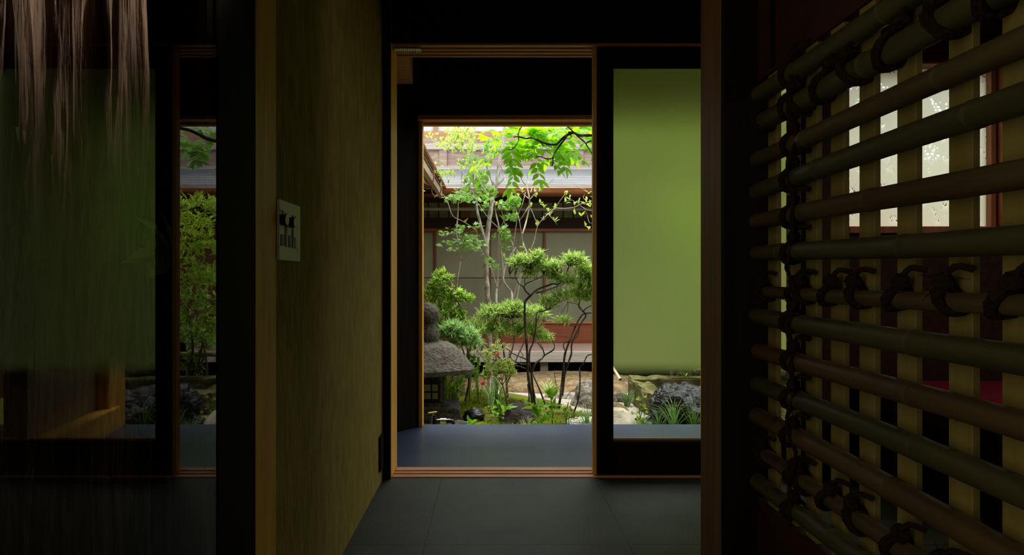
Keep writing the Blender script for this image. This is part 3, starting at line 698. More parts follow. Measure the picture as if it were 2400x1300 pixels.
for k, px in enumerate(pxs[:-1]):
    a, c = X1(px)+.012, X1(pxs[k+1])-.012
    s1 = MB().box(a, c, D1, D1+.03, Z1(650), Z1(543)).build('screen_panel', M['paper'], hs, False)
    MB().box(a, c, D1, D1+.03, Z1(755), Z1(651.5)).build('lower_panel', M['paperlow'], s1, False)
    MB().box(a, c, D1-.004, D1+.028, Z1(651.5), Z1(650)).build('mid_rail', M['dark'], s1, False)
for k, px in enumerate(pxs): MB().box(X1(px)-.014, X1(px)+.014, D1-.03, D1+.035, Z1(755), Z1(543), .003).build('stile', M['redv'], hs, False)
MB().box(X1(pxs[-1])+.02, XR, D1, D1+.03, Z1(755), Z1(543)).build('board_wall', M['redv'], hs, False)
MB().box(XL, XR, D1-.07, D1+.05, Z1(543), Z1(536), .003).build('lintel', M['redx'], hs, False)
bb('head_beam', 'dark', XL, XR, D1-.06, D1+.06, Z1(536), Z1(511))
bb('transom', 'dimglass', XL, XR, D1, D1+.02, Z1(511), Z1(455))
for k in range(-14, 24):
    x = X1(1004+k*24.3); MB().box(x-.006, x+.006, D1-.015, D1+.01, Z1(511), Z1(455)).build('transom_bar', M['dark'], hs, False)
for px in (1091, 1378, 880, 1660): MB().box(X1(px)-.06, X1(px)+.06, D1-.05, D1+.05, Z1(536), Z1(440), .004).build('transom_post', M['redv'], hs, False)
MB().tube([Vector((XL, D1-.35, Z1(489, D1-.35))), Vector((XR, D1-.35, Z1(489, D1-.35)))], .022, 10).build('bamboo_rail', M['greywood'], hs)
# eaves roof
E0, E1 = 6.9, 7.95
b = MB(); za, zb = Z1(434, E0), Z1(396, E1); n = 7
for k in range(n):
    t0, t1 = k/n, (k+1)/n; y0, y1 = E0+(E1-E0)*t0, E0+(E1-E0)*t1; z0, z1 = za+(zb-za)*t0, za+(zb-za)*t1
    b.add([(XL, y0, z0+.004), (XR, y0, z0+.004), (XR, y1, z1+.002), (XL, y1, z1+.002), (XL, y0, z0-.012), (XR, y0, z0-.012), (XR, y1, z1-.03), (XL, y1, z1-.03)], [(0, 1, 2, 3), (4, 7, 6, 5), (0, 4, 5, 1), (1, 5, 6, 2), (2, 6, 7, 3), (3, 7, 4, 0)])
b.build('eaves_roof', M['shingle'], hs, False)
bb('eaves_edge', 'greywood', XL, XR, E0-.005, E0+.05, Z1(442, E0), Z1(434, E0)+.01)
b = MB(); xs = [XL, X1(1036, E0-.05)]
gy, gzz = E0-.06, Z1(444, E0)
prof = [(-.055, .0), (-.05, -.035), (-.03, -.058), (0, -.066), (.03, -.058), (.05, -.035), (.055, 0)]
x0 = X1(1036, E0); vs = [(x, gy+p_, gzz+q_) for x in (x0, XR) for p_, q_ in prof]; m_ = len(prof)
b.add(vs, [(i, i+1, m_+i+1, m_+i) for i in range(m_-1)]+[tuple(range(m_)), tuple(range(m_, 2*m_))[::-1]])
b.tube([Vector((x0, gy-.055, gzz)), Vector((XR, gy-.055, gzz))], .006, 6); b.build('gutter', M['copper'], hs)
MB().box(XL, XR, E0+.05, E0+.09, Z1(458, E0), Z1(446, E0), .003).build('eaves_board', M['redx'], hs, False)
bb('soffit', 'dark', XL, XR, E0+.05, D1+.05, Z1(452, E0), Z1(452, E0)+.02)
for px in (1120, 1370, 1620): MB().tube(catmull([P(px, 455, E0-.07), P(px-3, 463, E0-.1), P(px-1, 466, E0-.06)], 4), .006, 6).build('gutter_hook', M['copper'], hs)
# upper storey
U = 7.95
MB().box(XL, XR, U-.05, U+.1, Z1(399, U), Z1(390, U), .004).build('foot_rail', M['greywood'], hs, False)
MB().box(XL, XR, U, U+.06, Z1(390, U), Z1(352, U)).build('cladding', M['fascia'], hs, False, label='pink-brown upper boards')
for px in (1039, 1358, 720, 1680): MB().box(X1(px, U)-.05, X1(px, U)+.05, U-.03, U+.05, Z1(390, U), Z1(352, U), .004).build('wall_post', M['fascia'], hs, False)
MB().box(XL, XR, U-.05, U+.06, Z1(352, U), Z1(338, U), .004).build('wall_rail', M['greywood'], hs, False)
MB().box(XL, XR, U-.03, U+.06, Z1(338, U), Z1(324, U), .003).build('wall_rail', M['fascia'], hs, False)
MB().box(XL, XR, U-.02, U+.06, Z1(324, U), Z1(308, U), .003).build('window_sill', M['sidingo'], hs, False)
bb('window_paper', 'white', XL, XR, U+.03, U+.05, Z1(308, U), Z1(170, U))
for px in (1020, 1262, 1384, 1510, 880, 760): MB().box(X1(px, U)-.025, X1(px, U)+.025, U-.03, U+.05, Z1(324, U), Z1(170, U), .003).build('mullion', M['sidingo'], hs, False)
bb('upper_beam', 'greywood', XL, XR, U-.1, U+.1, Z1(170, U), Z1(150, U))

# eave of the wing on the left
wg = empty('side_eave', (-.6, 5.9, 1.6), 'dark side eave with copper hooks running back along the left of the garden', 'eave')
ez = Z1(443, 6.9); 
MB().add([(-.545, 4.2, ez), (-.545, 7.6, ez), (-1.0, 7.6, ez+.17), (-1.0, 4.2, ez+.17), (-.545, 4.2, ez-.03), (-.545, 7.6, ez-.03), (-1.0, 7.6, ez+.14), (-1.0, 4.2, ez+.14)],
    [(0, 1, 2, 3), (4, 7, 6, 5), (0, 4, 5, 1), (1, 5, 6, 2), (2, 6, 7, 3), (3, 7, 4, 0)]).build('eave_roof', M['greywood'], wg, False)
MB().box(-.60, -.555, 4.2, 6.9, ez-.10, ez-.032, .003).build('eave_board', M['deck'], wg, False)
MB().tube([Vector((-.53, 4.2, ez+.004)), Vector((-.53, 6.9, ez+.004))], .022, 8).build('gutter_rim', M['copper'], wg)
for y in (5.35, 6.1): MB().tube(catmull([Vector((-.60, y, ez-.05)), Vector((-.60, y, ez-.15)), Vector((-.56, y, ez-.185)), Vector((-.515, y, ez-.15)), Vector((-.51, y, ez-.03))], 4), .006, 6).build('gutter_hook', M['copper'], wg)
MB().box(-1.05, -.95, 4.0, 8.3, -.4, ez+.16).build('wing_wall', M['ochre'], wg, False)

# ------------------------------------------------------------------ trees and shrubs
def z6(l): return [(980+x/4.334, 420+y/4.334) for x, y in l]
def z7(l): return [(980+x/4.334, 700+y/4.334) for x, y in l]
def q1(l): return [(990+x/6.5, 280+y/6.5) for x, y in l]
def q2(l): return [(1190+x/6.5, 280+y/6.5) for x, y in l]
def q4(l): return [(1190+x/6.5, 560+y/6.5) for x, y in l]
def q6(l): return [(1190+x/6.5, 800+y/6.5) for x, y in l]
def twigs(mb, anchors, pts, r0, r1, k):
    A_ = [Vector(a) for a in anchors]
    for q in R.sample(list(map(tuple, pts)), min(k, len(pts))):
        q = Vector(q); a = min(A_, key=lambda v: (v-q).length_squared)
        mid = a.lerp(q, .5)+Vector((R.uniform(-1, 1), R.uniform(-1, 1), R.uniform(-1, .3)))*.12*(q-a).length
        mb.tube(catmull([a, mid, q], 3), [r0+(r1-r0)*i/6 for i in range(7)], 4, cap=False)
def clusters(mb, pxl, d, jit, nl, L, Wd, t, spread=1.0, up=.4):
    pts = np.array([P(x, y, d+R.uniform(-jit, jit)) for x, y in pxl]); tufts(mb, pts, np.tile([0, -.3, .8], (len(pts), 1)), nl, L, Wd, spread, t, up)

# 1 tallest pale trunk
T = empty('garden_tree', (P(1152, 930, 6).x, 6.0, GR(6)), 'tallest pale-barked tree whose thick trunk forks in front of the far screens', 'tree')
b = MB(); a1 = b.stem([(1150, 940), (1147, 800), (1145, 720)]+z6([(700, 1100), (690, 900), (697, 700), (705, 560), (722, 420), (740, 300), (765, 150), (800, 50)])+[(1168, 395), (1174, 360), (1180, 320), (1188, 270)], 6.0, 13.5, 7, 10)
a2 = b.stem(z6([(690, 660), (655, 540), (620, 400), (595, 290), (585, 180), (565, 60)])+[(1108, 395), (1105, 360), (1112, 310)], 5.95, 7, 3.5, 8)
a3 = b.stem(q1([(1085, 1000), (1040, 880), (990, 740), (960, 640)]), 6.0, 6, 3, 7)
a4 = b.stem(q1([(1120, 1030), (1220, 920), (1290, 800), (1330, 640)]), 6.0, 5, 2.5, 7); b.build('trunk', M['palebark'], T)
b = MB(); pts = []
for px, py, rx, ry, n in ((1115, 420, 30, 26, 60), (1135, 450, 30, 18, 40), (1100, 380, 24, 22, 30), (1160, 345, 30, 20, 36), (1090, 455, 30, 14, 34)):
    c, r = pad(px, py, rx, ry, 6.0, .25); p_, v = ell(c, r, n, .1, -1); pts.append(p_)
pts = np.vstack(pts); tufts(b, pts, np.tile([0, -.2, 1.], (len(pts), 1)), 3, .052, .028, 1.2, 'leaf', .2); b.build('foliage', M['maple'], T)

# 2 bare many-stemmed shrub
T = empty('slender_shrub', (P(1168, 900, 5.7).x, 5.7, GR(5.7)), 'slender bare shrub of many crossing pale stems right of the tallest trunk', 'shrub')
b = MB(); an = []
for l, w0, w1 in (
    ([(1163, 900), (1164, 760)]+z6([(795, 1250), (800, 1110), (860, 1020), (852, 800), (835, 680), (825, 500), (790, 350), (775, 230)]), 7, 2.2),
    (z6([(805, 1100), (815, 900), (822, 650), (830, 520), (880, 400), (920, 290)]), 3.2, 1.6),
    ([(1203, 740)]+z6([(955, 1230), (945, 1140), (870, 1040), (880, 900), (930, 790), (1000, 680), (1060, 550), (1100, 420), (1130, 270), (1128, 180), (1100, 60)])+q2([(240, 960), (180, 840), (100, 720), (40, 560)]), 5, 2.5),
    (z6([(1110, 765), (1060, 620), (1030, 430), (1000, 330), (930, 180), (900, 60)])+[(1180, 405), (1172, 385)], 2.8, 1.5),
    (z6([(1000, 1240), (1040, 1000), (1090, 850), (1120, 770), (1180, 620), (1215, 470), (1300, 370), (1390, 290), (1440, 220), (1500, 140)]), 2.8, 1.4),
    (z6([(1390, 290), (1480, 295), (1580, 285), (1680, 240), (1800, 210)]), 1.8, 1.1), (z6([(1650, 270), (1720, 310), (1800, 320)]), 1.2, .9), (z6([(1600, 240), (1560, 210), (1480, 230)]), 1.2, .8),
    (z6([(960, 1240), (1000, 1080), (1060, 880)]), 2.2, 1.4), (z6([(955, 760), (985, 550), (1010, 380), (1060, 250), (1090, 130)]), 2, 1.3),
    (z6([(1215, 470), (1170, 360), (1130, 260)]), 1.6, 1.3), (z6([(1030, 420), (1090, 330), (1130, 260)]), 1.6, 1.3),
    (z6([(1130, 200), (1080, 160), (1030, 110), (950, 120)]), 1.8, 1), (z6([(1140, 200), (1200, 130), (1290, 60), (1380, 20)])+q2([(640, 960), (700, 900)]), 2, 1),
    (z6([(800, 1090), (740, 900), (640, 720), (595, 600), (590, 520), (450, 425), (350, 370), (300, 230), (250, 150)]), 2.6, 1.6),
    (z6([(825, 500), (720, 400), (600, 230), (520, 40)])+q1([(620, 820), (560, 640), (400, 470), (300, 390), (140, 310)]), 2.4, 1.2),
    (z6([(970, 700), (940, 600), (870, 420), (830, 270), (740, 190), (610, 0)])+q1([(700, 720), (590, 620), (580, 540)]), 2.2, 1.2),
    (q1([(740, 340), (690, 280), (620, 180), (590, 70)]), 2, 1.2), (q1([(735, 330), (760, 180), (770, 60)]), 2, 1.2), (q1([(620, 690), (660, 580), (740, 340)]), 1.8, 1.6),
    (q1([(900, 330), (890, 260), (810, 190), (815, 90)]), 1.4, .9), (q2([(330, 980), (300, 900), (300, 800)]), 1.5, 1), (q2([(350, 1110), (400, 930), (440, 840), (500, 800)]), 2, 1),
    (q2([(1190, 1060), (1100, 1040), (990, 960), (910, 900)]), 1, .7), (z6([(1320, 350), (1390, 430), (1412, 460)]), 1.2, .8), (z6([(1690, 300), (1720, 370), (1740, 440), (1800, 440)]), 1.2, .8)):
    an += b.stem(l, 5.7, w0, w1, 6, 3, .08)
b.build('stems', M['twig'], T)
b = MB(); sp1 = z6([(950, 130), (1020, 150), (1060, 100), (1180, 100), (1230, 110), (1200, 160), (1240, 230), (1280, 270), (1500, 140), (1540, 180), (1590, 240), (1630, 230), (1390, 280), (1340, 360), (1270, 400), (1215, 440), (1210, 470), (1390, 420), (1320, 310),
    (1730, 130), (1780, 170), (1690, 240), (1740, 240), (1780, 230), (1660, 350), (1590, 330), (1780, 370), (1700, 450), (1730, 490), (1780, 440), (1500, 225), (1130, 720), (1070, 670), (480, 420), (790, 240), (830, 290), (1000, 360), (1150, 260), (880, 780), (1800, 210), (1790, 240), (1710, 200), (1750, 260)])
clusters(b, sp1, 5.7, .1, 4, .048, .022, 'leaf')
cl = q1([(70, 250), (110, 230), (150, 260), (235, 215), (230, 350), (305, 390), (400, 450), (230, 545), (200, 640), (330, 640), (280, 690), (240, 790), (320, 810), (110, 880), (390, 940), (290, 1010), (480, 500), (520, 460), (650, 580), (560, 690), (620, 870)])
for px, py, rx, ry, n in ((1075, 322, 30, 20, 55), (1060, 300, 22, 14, 26), (1105, 310, 22, 18, 26), (1090, 345, 34, 16, 36), (1050, 405, 30, 14, 14), (1040, 330, 22, 14, 14), (1120, 395, 26, 20, 16)):
    for _ in range(n): cl.append((R.gauss(px, rx*.55), R.gauss(py, ry*.55)))
clusters(b, cl, 5.7, .35, 4, .044, .019, 'leaf', 1.2); b.build('young_leaves', M['spring'], T)
b = MB(); cl = []
for px, py, rx, ry, n in ((1192, 477, 22, 9, 26), (1210, 466, 14, 5, 10), (1135, 470, 10, 14, 14), (1200, 508, 14, 6, 14), (1180, 545, 16, 14, 16), (1180, 575, 8, 4, 3), (1150, 610, 8, 6, 6), (1160, 625, 8, 4, 4)):
    for _ in range(n): cl.append((R.gauss(px, rx*.6), R.gauss(py, ry*.6)))
clusters(b, cl, 5.6, .1, 3, .055, .036, 'leaf', 1.2, .1); b.build('broad_leaves', M['maple'], T)

# 3 slender maple sapling on the left
T = empty('maple_sapling', (P(1070, 900, 5.5).x, 5.5, GR(5.5)), 'slender crooked sapling with a tier of lobed leaves left of the tallest trunk', 'tree')
b = MB(); b.stem([(1076, 900), (1072, 760)]+z6([(390, 1130), (400, 1000), (430, 820), (425, 680), (390, 560), (400, 400), (410, 250), (435, 100), (440, 0), (448, -90)]), 5.5, 5, 2, 7)
b.stem(z6([(430, 820), (480, 800), (535, 760), (550, 720), (575, 710)]), 5.5, 3, 1.4, 6); b.stem(z6([(425, 690), (350, 690), (300, 610)]), 5.5, 1.6, 1, 5); b.stem(z6([(410, 250), (480, 190), (540, 110)]), 5.5, 2, 1.2, 5); b.stem(z6([(400, 240), (350, 240), (320, 200)]), 5.5, 1.6, 1, 5)
b.build('trunk', M['twig'], T)
b = MB(); cl = []
for px, py, rx, ry, n in ((1093, 562, 24, 14, 60), (1100, 580, 22, 10, 40), (1045, 545, 12, 10, 14), (1050, 570, 16, 8, 16), (1075, 535, 14, 8, 20), (1025, 572, 8, 3, 4), (1120, 530, 10, 8, 12), (1060, 462, 26, 7, 40), (1085, 458, 24, 8, 36), (1105, 465, 20, 10, 24), (1058, 585, 8, 6, 8), (1128, 565, 10, 12, 14)):
    for _ in range(n): cl.append((R.gauss(px, rx*.6), R.gauss(py, ry*.6)))
pts = np.array([P(x, y, 5.5+R.uniform(-.15, .15)) for x, y in cl]); n = len(pts)
leaves(b, pts, np.column_stack([NR.normal(size=n), NR.normal(size=n)-.3, NR.normal(size=n)*.3-.15]), np.column_stack([NR.normal(size=n)*.4, -.5+NR.normal(size=n)*.4, np.ones(n)]), NR.uniform(.032, .056, n), NR.uniform(.032, .05, n), 'maple')
b.build('foliage', M['maple'], T)

# 4 azalea behind the lantern
def bushy(nm, lab, cat, base_px, d, pads, mleaf, nl, L, Wd, t, stems, mstem, spread=.9, tw=40, dn=1.0, shell=.5, upper=-.5, rdk=.8, parent_leaf='foliage', bz=None):
    T = empty(nm, (P(*base_px, d).x, d, GR(d) if bz is None else bz), lab, cat)
    s_ = MB(); an = []
    for l, w0, w1 in stems: an += s_.stem(l, d, w0, w1, 7, 3, .04)
    f_ = MB(); allp = []
    for px, py, rx, ry, n in pads:
        c, r = pad(px, py, rx, ry, d); r = (r[0], rx*d/F*rdk, r[2])
        p_, v = ell(c, r, int(n*dn), shell, upper); v = v*np.array([.9, .9, .8])+np.array([0, -.1, .55]); tufts(f_, p_, v, nl, L, Wd, spread, t, .25); allp.append(p_)
    twigs(s_, an, np.vstack(allp), .0032, .0012, tw)
    s_.build('stems', M[mstem], T); f_.build(parent_leaf, M[mleaf], T); return T
bushy('azalea_bush', 'bright green azalea bush of whorled leaves above the stone lantern', 'bush', (1055, 880), 5.0,
    [(1030, 660, 24, 22, 70), (1012, 690, 22, 24, 60), (1055, 690, 26, 22, 80), (1040, 725, 40, 26, 120), (1085, 695, 18, 14, 40), (1070, 740, 24, 20, 60), (1025, 645, 10, 8, 12), (1036, 636, 8, 6, 10), (1052, 648, 8, 7, 10), (1018, 760, 24, 16, 40), (1100, 700, 10, 8, 12), (1058, 770, 24, 12, 30)],
    'azalea', 6, .050, .017, 'leaf', [([(1058, 905), (1062, 840), (1048, 770), (1040, 700)], 5, 2), ([(1100, 850), (1090, 780), (1078, 722), (1066, 690)], 5, 2), ([(1056, 850), (1030, 760), (1018, 700)], 4, 2)], 'browntwig', 1.1, 90, dn=.62, shell=.2, upper=-.8)

# 5 clipped shrub with dark stems in the middle
bushy('clipped_shrub', 'cloud-clipped shrub with black bending trunk and flat pads in the middle of the doorway', 'shrub', (1255, 985), 4.7,
    [(1215, 617, 26, 20, 170), (1250, 612, 26, 20, 170), (1285, 628, 32, 20, 200), (1310, 650, 26, 18, 130), (1345, 612, 32, 18, 190), (1262, 596, 14, 8, 40), (1330, 660, 24, 16, 110), (1285, 710, 24, 14, 90), (1320, 695, 26, 12, 90), (1240, 640, 20, 8, 50)],
    'fine', 7, .062, .0094, 'thin',
    [(q6([(400, 1020), (340, 700), (310, 500), (300, 250), (285, 0)])+q4([(262, 1300), (258, 1000), (262, 950), (350, 860), (450, 770), (600, 710), (700, 680), (770, 690), (850, 600), (910, 480), (930, 420), (980, 400)]), 7.5, 2.6),
     (q4([(345, 860), (270, 790), (240, 730), (170, 680), (120, 590), (110, 550)]), 4, 1.5), (q4([(240, 740), (280, 680), (370, 640), (480, 590), (550, 540)]), 3, 1.3), (q4([(270, 690), (255, 620), (320, 540), (330, 460)]), 2.4, 1),
     (q4([(430, 820), (560, 790), (700, 740), (840, 690), (910, 650)]), 3.4, 1.4), (q4([(760, 690), (830, 600), (820, 470)]), 2.4, 1.2), (q4([(120, 590), (60, 600), (30, 540)]), 2, 1),
     (q6([(440, 1000), (380, 700), (360, 500), (330, 330), (335, 140), (390, 0)])+q4([(435, 1290), (440, 1130), (560, 1090), (680, 1030), (790, 960), (850, 940)]), 6, 1.6), (q4([(500, 1110), (640, 1070), (790, 1015)]), 2.6, 1),
     (q6([(370, 470), (420, 340), (520, 260), (560, 210), (690, 130), (710, 60), (680, -30), (650, -90)]), 5.5, 1.6), (q6([(560, 210), (530, 100), (480, -10), (430, -110)]), 3.4, 1.6), (q6([(520, 110), (430, -20), (380, -80)]), 2.6, 1.4),
     (q6([(290, 270), (180, 230), (60, 170), (-60, 60)]), 3.4, 1.4), (q6([(290, 345), (200, 340), (60, 270), (20, 150)]), 3.2, 1.4), (q6([(300, 425), (190, 385), (60, 355), (-120, 290), (-300, 210), (-480, 190)]), 4, 1.6), (q6([(-120, 290), (-330, 260), (-420, 200)]), 2.6, 1.4),
     (q6([(600, 1080), (560, 930), (480, 720), (400, 540), (350, 420)]), 4.4, 3), (q6([(200, 1180), (300, 1010), (325, 850), (305, 650)]), 5, 3.4), (q6([(180, 130), (240, 220), (195, 240), (210, 380)]), 1.6, 1)],
    'darkbark', 1.25, 230, .40, .1, -.25, .75)
# 6 low spreading pads left of it
bushy('clipped_bush', 'low spreading feathery bush right behind the lantern roof', 'bush', (1180, 960), 5.05,
    [(1150, 735, 36, 18, 170), (1200, 730, 40, 18, 200), (1245, 735, 40, 20, 200), (1120, 770, 50, 24, 240), (1180, 775, 44, 28, 240), (1240, 775, 36, 22, 170), (1270, 790, 24, 12, 70), (1205, 715, 26, 9, 70)],
    'fine', 7, .066, .0098, 'thin', [([(1190, 950), (1186, 880), (1180, 820), (1168, 780)], 7, 3), ([(1188, 900), (1215, 830), (1240, 780)], 4, 2), ([(1183, 850), (1140, 810), (1110, 785)], 4, 2), ([(1186, 860), (1205, 800), (1200, 745)], 4, 2)], 'browntwig', 1.25, 260, .40, .1, -.4, .8)
bushy('clipped_bush', 'bluish feathery bush just above the stone lantern roof', 'bush', (1075, 940), 4.85,
    [(1060, 770, 30, 18, 150), (1090, 785, 34, 18, 160), (1045, 785, 20, 16, 80), (1110, 800, 26, 14, 80), (1080, 805, 30, 10, 80)],
    'fine2', 7, .066, .0096, 'thin', [([(1090, 940), (1100, 880), (1085, 820), (1075, 785)], 5, 2)], 'darkbark', 1.25, 60, .42, .1, -.4, .8)
# 7 twin stems at the right
bushy('clipped_shrub', 'clipped shrub on slanting twin dark stems at the right edge of the doorway', 'shrub', (1312, 985), 4.75,
    [(1372, 640, 26, 22, 170), (1395, 650, 26, 26, 150), (1375, 672, 30, 20, 150), (1345, 690, 24, 16, 110), (1390, 695, 26, 18, 110), (1315, 748, 20, 7, 30), (1330, 752, 14, 5, 16), (1372, 700, 30, 16, 80)],
    'fine', 7, .062, .0094, 'thin',
    [(q6([(760, 1110), (800, 860), (830, 600), (850, 400), (870, 200), (930, 20)])+[(1342, 780)]+q4([(1050, 1290), (1130, 1160), (1210, 1130), (1340, 1120), (1420, 1090)]), 7, 2), (q6([(830, 830), (870, 500), (920, 330), (970, 180), (980, 20)])+q4([(1120, 1280), (1190, 1170), (1140, 1090), (1080, 1030), (1100, 940), (1120, 800), (1115, 740)]), 5, 2.6),
     (q4([(1140, 1110), (1190, 1060), (1260, 1020), (1340, 990), (1420, 960)]), 3, 1.6), (q4([(1140, 1110), (1090, 1010), (1060, 990), (920, 960), (900, 920)]), 2, 1), (q4([(1120, 860), (1180, 800), (1260, 730)]), 2.4, 1.2), (q6([(865, 130), (860, 20)])+q4([(1050, 1500), (1100, 1280)]), 2.6, 2)],
    'darkbark', 1.25, 90, .40, .1, -.25, .75)
# 8 bare crooked stem at the edge
T = empty('bare_stem', (P(1338, 985, 4.6).x, 4.6, GR(4.6)), 'single bare crooked dark stem bending out of view beside the grey boulder', 'shrub')
b = MB(); b.stem(q6([(965, 1160), (1030, 1020), (1080, 850), (1100, 650), (1100, 480), (1095, 405), (1160, 320), (1210, 220), (1270, 200), (1340, 195), (1460, 230)]), 4.6, 4, 2.2, 7)
b.stem(q6([(890, 870), (930, 790), (1010, 740), (1070, 670)]), 4.6, 1.6, .8, 5); b.stem(q6([(800, 740), (740, 660), (720, 540), (708, 425)]), 4.6, 1.6, 1.2, 5); b.stem(q6([(680, 960), (640, 780), (630, 690), (590, 630)]), 4.6, 1.4, .8, 5)
b.build('stems', M['darkbark'], T)
# 9 small flowering azalea
T = bushy('flowering_azalea', 'small leggy azalea with a few pink flowers right of the lantern', 'shrub', (1192, 990), 4.4,
    [(1160, 865, 26, 14, 60), (1180, 855, 30, 16, 70), (1150, 830, 26, 18, 36), (1195, 870, 18, 12, 36), (1170, 810, 30, 14, 26), (1140, 880, 14, 10, 18)],
    'spring', 4, .024, .010, 'leaf', [([(1193, 1000), (1190, 960), (1184, 925), (1178, 902)], 5, 3), ([(1178, 902), (1165, 885), (1150, 875), (1140, 860)], 2.2, 1), ([(1178, 902), (1188, 885), (1200, 870), (1205, 860)], 2.2, 1), ([(1178, 902), (1172, 870), (1162, 830), (1166, 800)], 2, 1), ([(1176, 898), (1185, 860), (1195, 820)], 1.8, .8), ([(1165, 885), (1135, 845), (1118, 820)], 1.6, .8)], 'browntwig', 1.2, 50, shell=.1, upper=-1)
def flower(px, py, d, r, tilt):
    b = MB(); c = P(px, py, d); n = 10
    for k in range(n):
        a = 2*math.pi*k/n+tilt; dd = np.array([[math.cos(a), -.25-.5*(k % 2), math.sin(a)]])
        leaves(b, np.array([c])+dd*.001, dd, np.array([[0, -1., 0]]), r, r*.85, 'leaf')
    b.build('flower', M['petal'], T, label='pink flower')
for f in ((1165, 830, 4.35, .017, .2), (1131, 897, 4.35, .020, .6), (1171, 887, 4.37, .012, 1), (1146, 884, 4.37, .009, 1.4), (1141, 806, 4.4, .008, 0)): flower(*f)

# 10 climbing vine with big backlit leaves across the top right
T = empty('climbing_vine', (1.3, 4.3, 1.2), 'black twisted vine hanging big backlit lime leaves across the top of the garden view', 'vine')
b = MB(); va = []
for l, w0, w1 in ((q2([(1700, 320), (1500, 260), (1340, 245), (1200, 240), (1090, 240), (1000, 200), (920, 195)]), 9, 5), (q2([(980, 200), (900, 240), (830, 290), (740, 375), (600, 370), (450, 310), (360, 275), (280, 290), (160, 260), (90, 270)]), 7, 2.6),
    (q2([(900, 250), (820, 360), (740, 470), (690, 570), (690, 650), (680, 710)]), 5, 2.2), (q2([(690, 590), (600, 600), (500, 565), (425, 572)]), 3.4, 2), (q2([(860, 60), (960, 150), (1060, 250), (1160, 330), (1220, 420), (1290, 530), (1345, 650)]), 3.4, 2.4),
    (q2([(250, 60), (190, 140), (160, 230), (165, 310), (120, 400), (60, 450), (0, 460)]), 2.6, 2), (q2([(1500, 250), (1340, 310), (1220, 340), (1200, 380)]), 5, 2.4), (q2([(880, 70), (1000, 90), (1100, 95), (1180, 70)]), 3, 2.4), (q2([(960, 240), (970, 260), (940, 290), (900, 285)]), 2, 1.4),
    ([(1396, 318), (1480, 330), (1560, 300), (1660, 320), (1800, 300), (1950, 290)], 9, 6), ([(1600, 318), (1640, 360), (1720, 380)], 5, 2.5)):
    va += b.stem(l, 4.12, w0, w1, 8, 4, .04)
b.build('branches', M['vine'], T)
b = MB()
def pinnate(mb, c, dr, n, L, Wd, droop=.35):
    c = np.array(c); dr = unit(np.array([dr], float))[0]; side = np.cross(dr, [0, 0, 1.]); side /= max(np.linalg.norm(side), 1e-6)
    nv = np.cross(side, dr); pts = []; D = []
    for k in range(n):
        t = (k+.6)/n; p_ = c+dr*t*L*n*.42-np.array([0, 0, droop*L*n*.42*t*t])
        for sg_ in (-1, 1): pts.append(p_); D.append(side*sg_*.9+dr*.45-np.array([0, 0, .15+.2*R.random()]))
    pts.append(p_); D.append(dr-np.array([0, 0, droop]))
    m_ = len(pts); leaves(mb, np.array(pts), np.array(D), nv+NR.normal(size=(m_, 3))*.25, L*NR.uniform(.8, 1.15, m_), Wd, 'leaf')
for px, py, rx, ry, n in ((1215, 314, 38, 22, 20), (1265, 310, 40, 20, 26), (1320, 308, 40, 20, 24), (1380, 314, 24, 26, 14), (1240, 348, 36, 20, 12), (1290, 350, 40, 20, 11), (1335, 355, 24, 14, 6), (1175, 330, 20, 16, 6)):
    for _ in range(n):
        p_ = P(R.gauss(px, rx*.6), R.gauss(py, ry*.6), 4.4+R.uniform(-.15, .25)); pinnate(b, p_, (R.uniform(-1, 1), R.uniform(-1, .6), R.uniform(-.6, .5)), R.choice((2, 2, 3)), .082, .037)
for px, py, dx, dz, n in ((1180, 350, -1, -.3, 4), (1160, 372, -1, -.25, 4), (1210, 395, -.3, -.9, 4), (1255, 375, .2, -.9, 4), (1280, 365, .6, -.6, 4), (1230, 360, -.8, -.6, 4), (1145, 395, -.5, -.7, 3), (1310, 345, .3, -1, 4), (1390, 345, .3, -1, 3), (1200, 345, .1, -1, 4), (1175, 335, -.8, .4, 4)):
    pinnate(b, P(px, py, 4.3), (dx, -.35, dz), n, .088, .036, .2)
b.build('leaves', M['lime'], T)
b = MB()
for _ in range(95):
    p_ = Vector((R.uniform(.95, 2.5), R.uniform(4.0, 4.7), R.uniform(1.62, 2.15)-.12*R.random())); pinnate(b, p_, (R.uniform(-1, 1), R.uniform(-1, .6), R.uniform(-.7, .4)), 3, .085, .042)
b.build('shaded_leaves', M['maple'], T, label='larger mid-green leaves on the right')

# 11 trees and shrubs on the right, seen in the pane on the left
def mass(nm, lab, cat, base, pads, mleaf, nl, L, Wd, t, mstem='browntwig', spread=1.1, upv=.5, tw=40, flat=False):
    T = empty(nm, base, lab, cat); f_ = MB(); s_ = MB(); base = Vector(base); allp = []; cs = []
    for cx, cyy, cz, rx, ry, rz, n in pads:
        p_, v = ell((cx, cyy, cz), (rx, ry, rz), n, .2, -.8); v = v*(.4 if flat else .9)+np.array([0, -.2, upv]); tufts(f_, p_, v, nl, L, Wd, spread, t, .2); allp.append(p_); cs.append(Vector((cx, cyy, cz)))
    an = []
    for c in cs:
        m1 = base.lerp(c, .55)+Vector((R.uniform(-.06, .06), R.uniform(-.06, .06), 0)); pts = catmull([base, m1, c], 5); an += pts; s_.tube(pts, [.016-.011*i/10 for i in range(11)], 6)
    twigs(s_, an, np.vstack(allp), .004, .0015, tw); s_.build('stems', M[mstem], T); f_.build('foliage', M[mleaf], T); return T
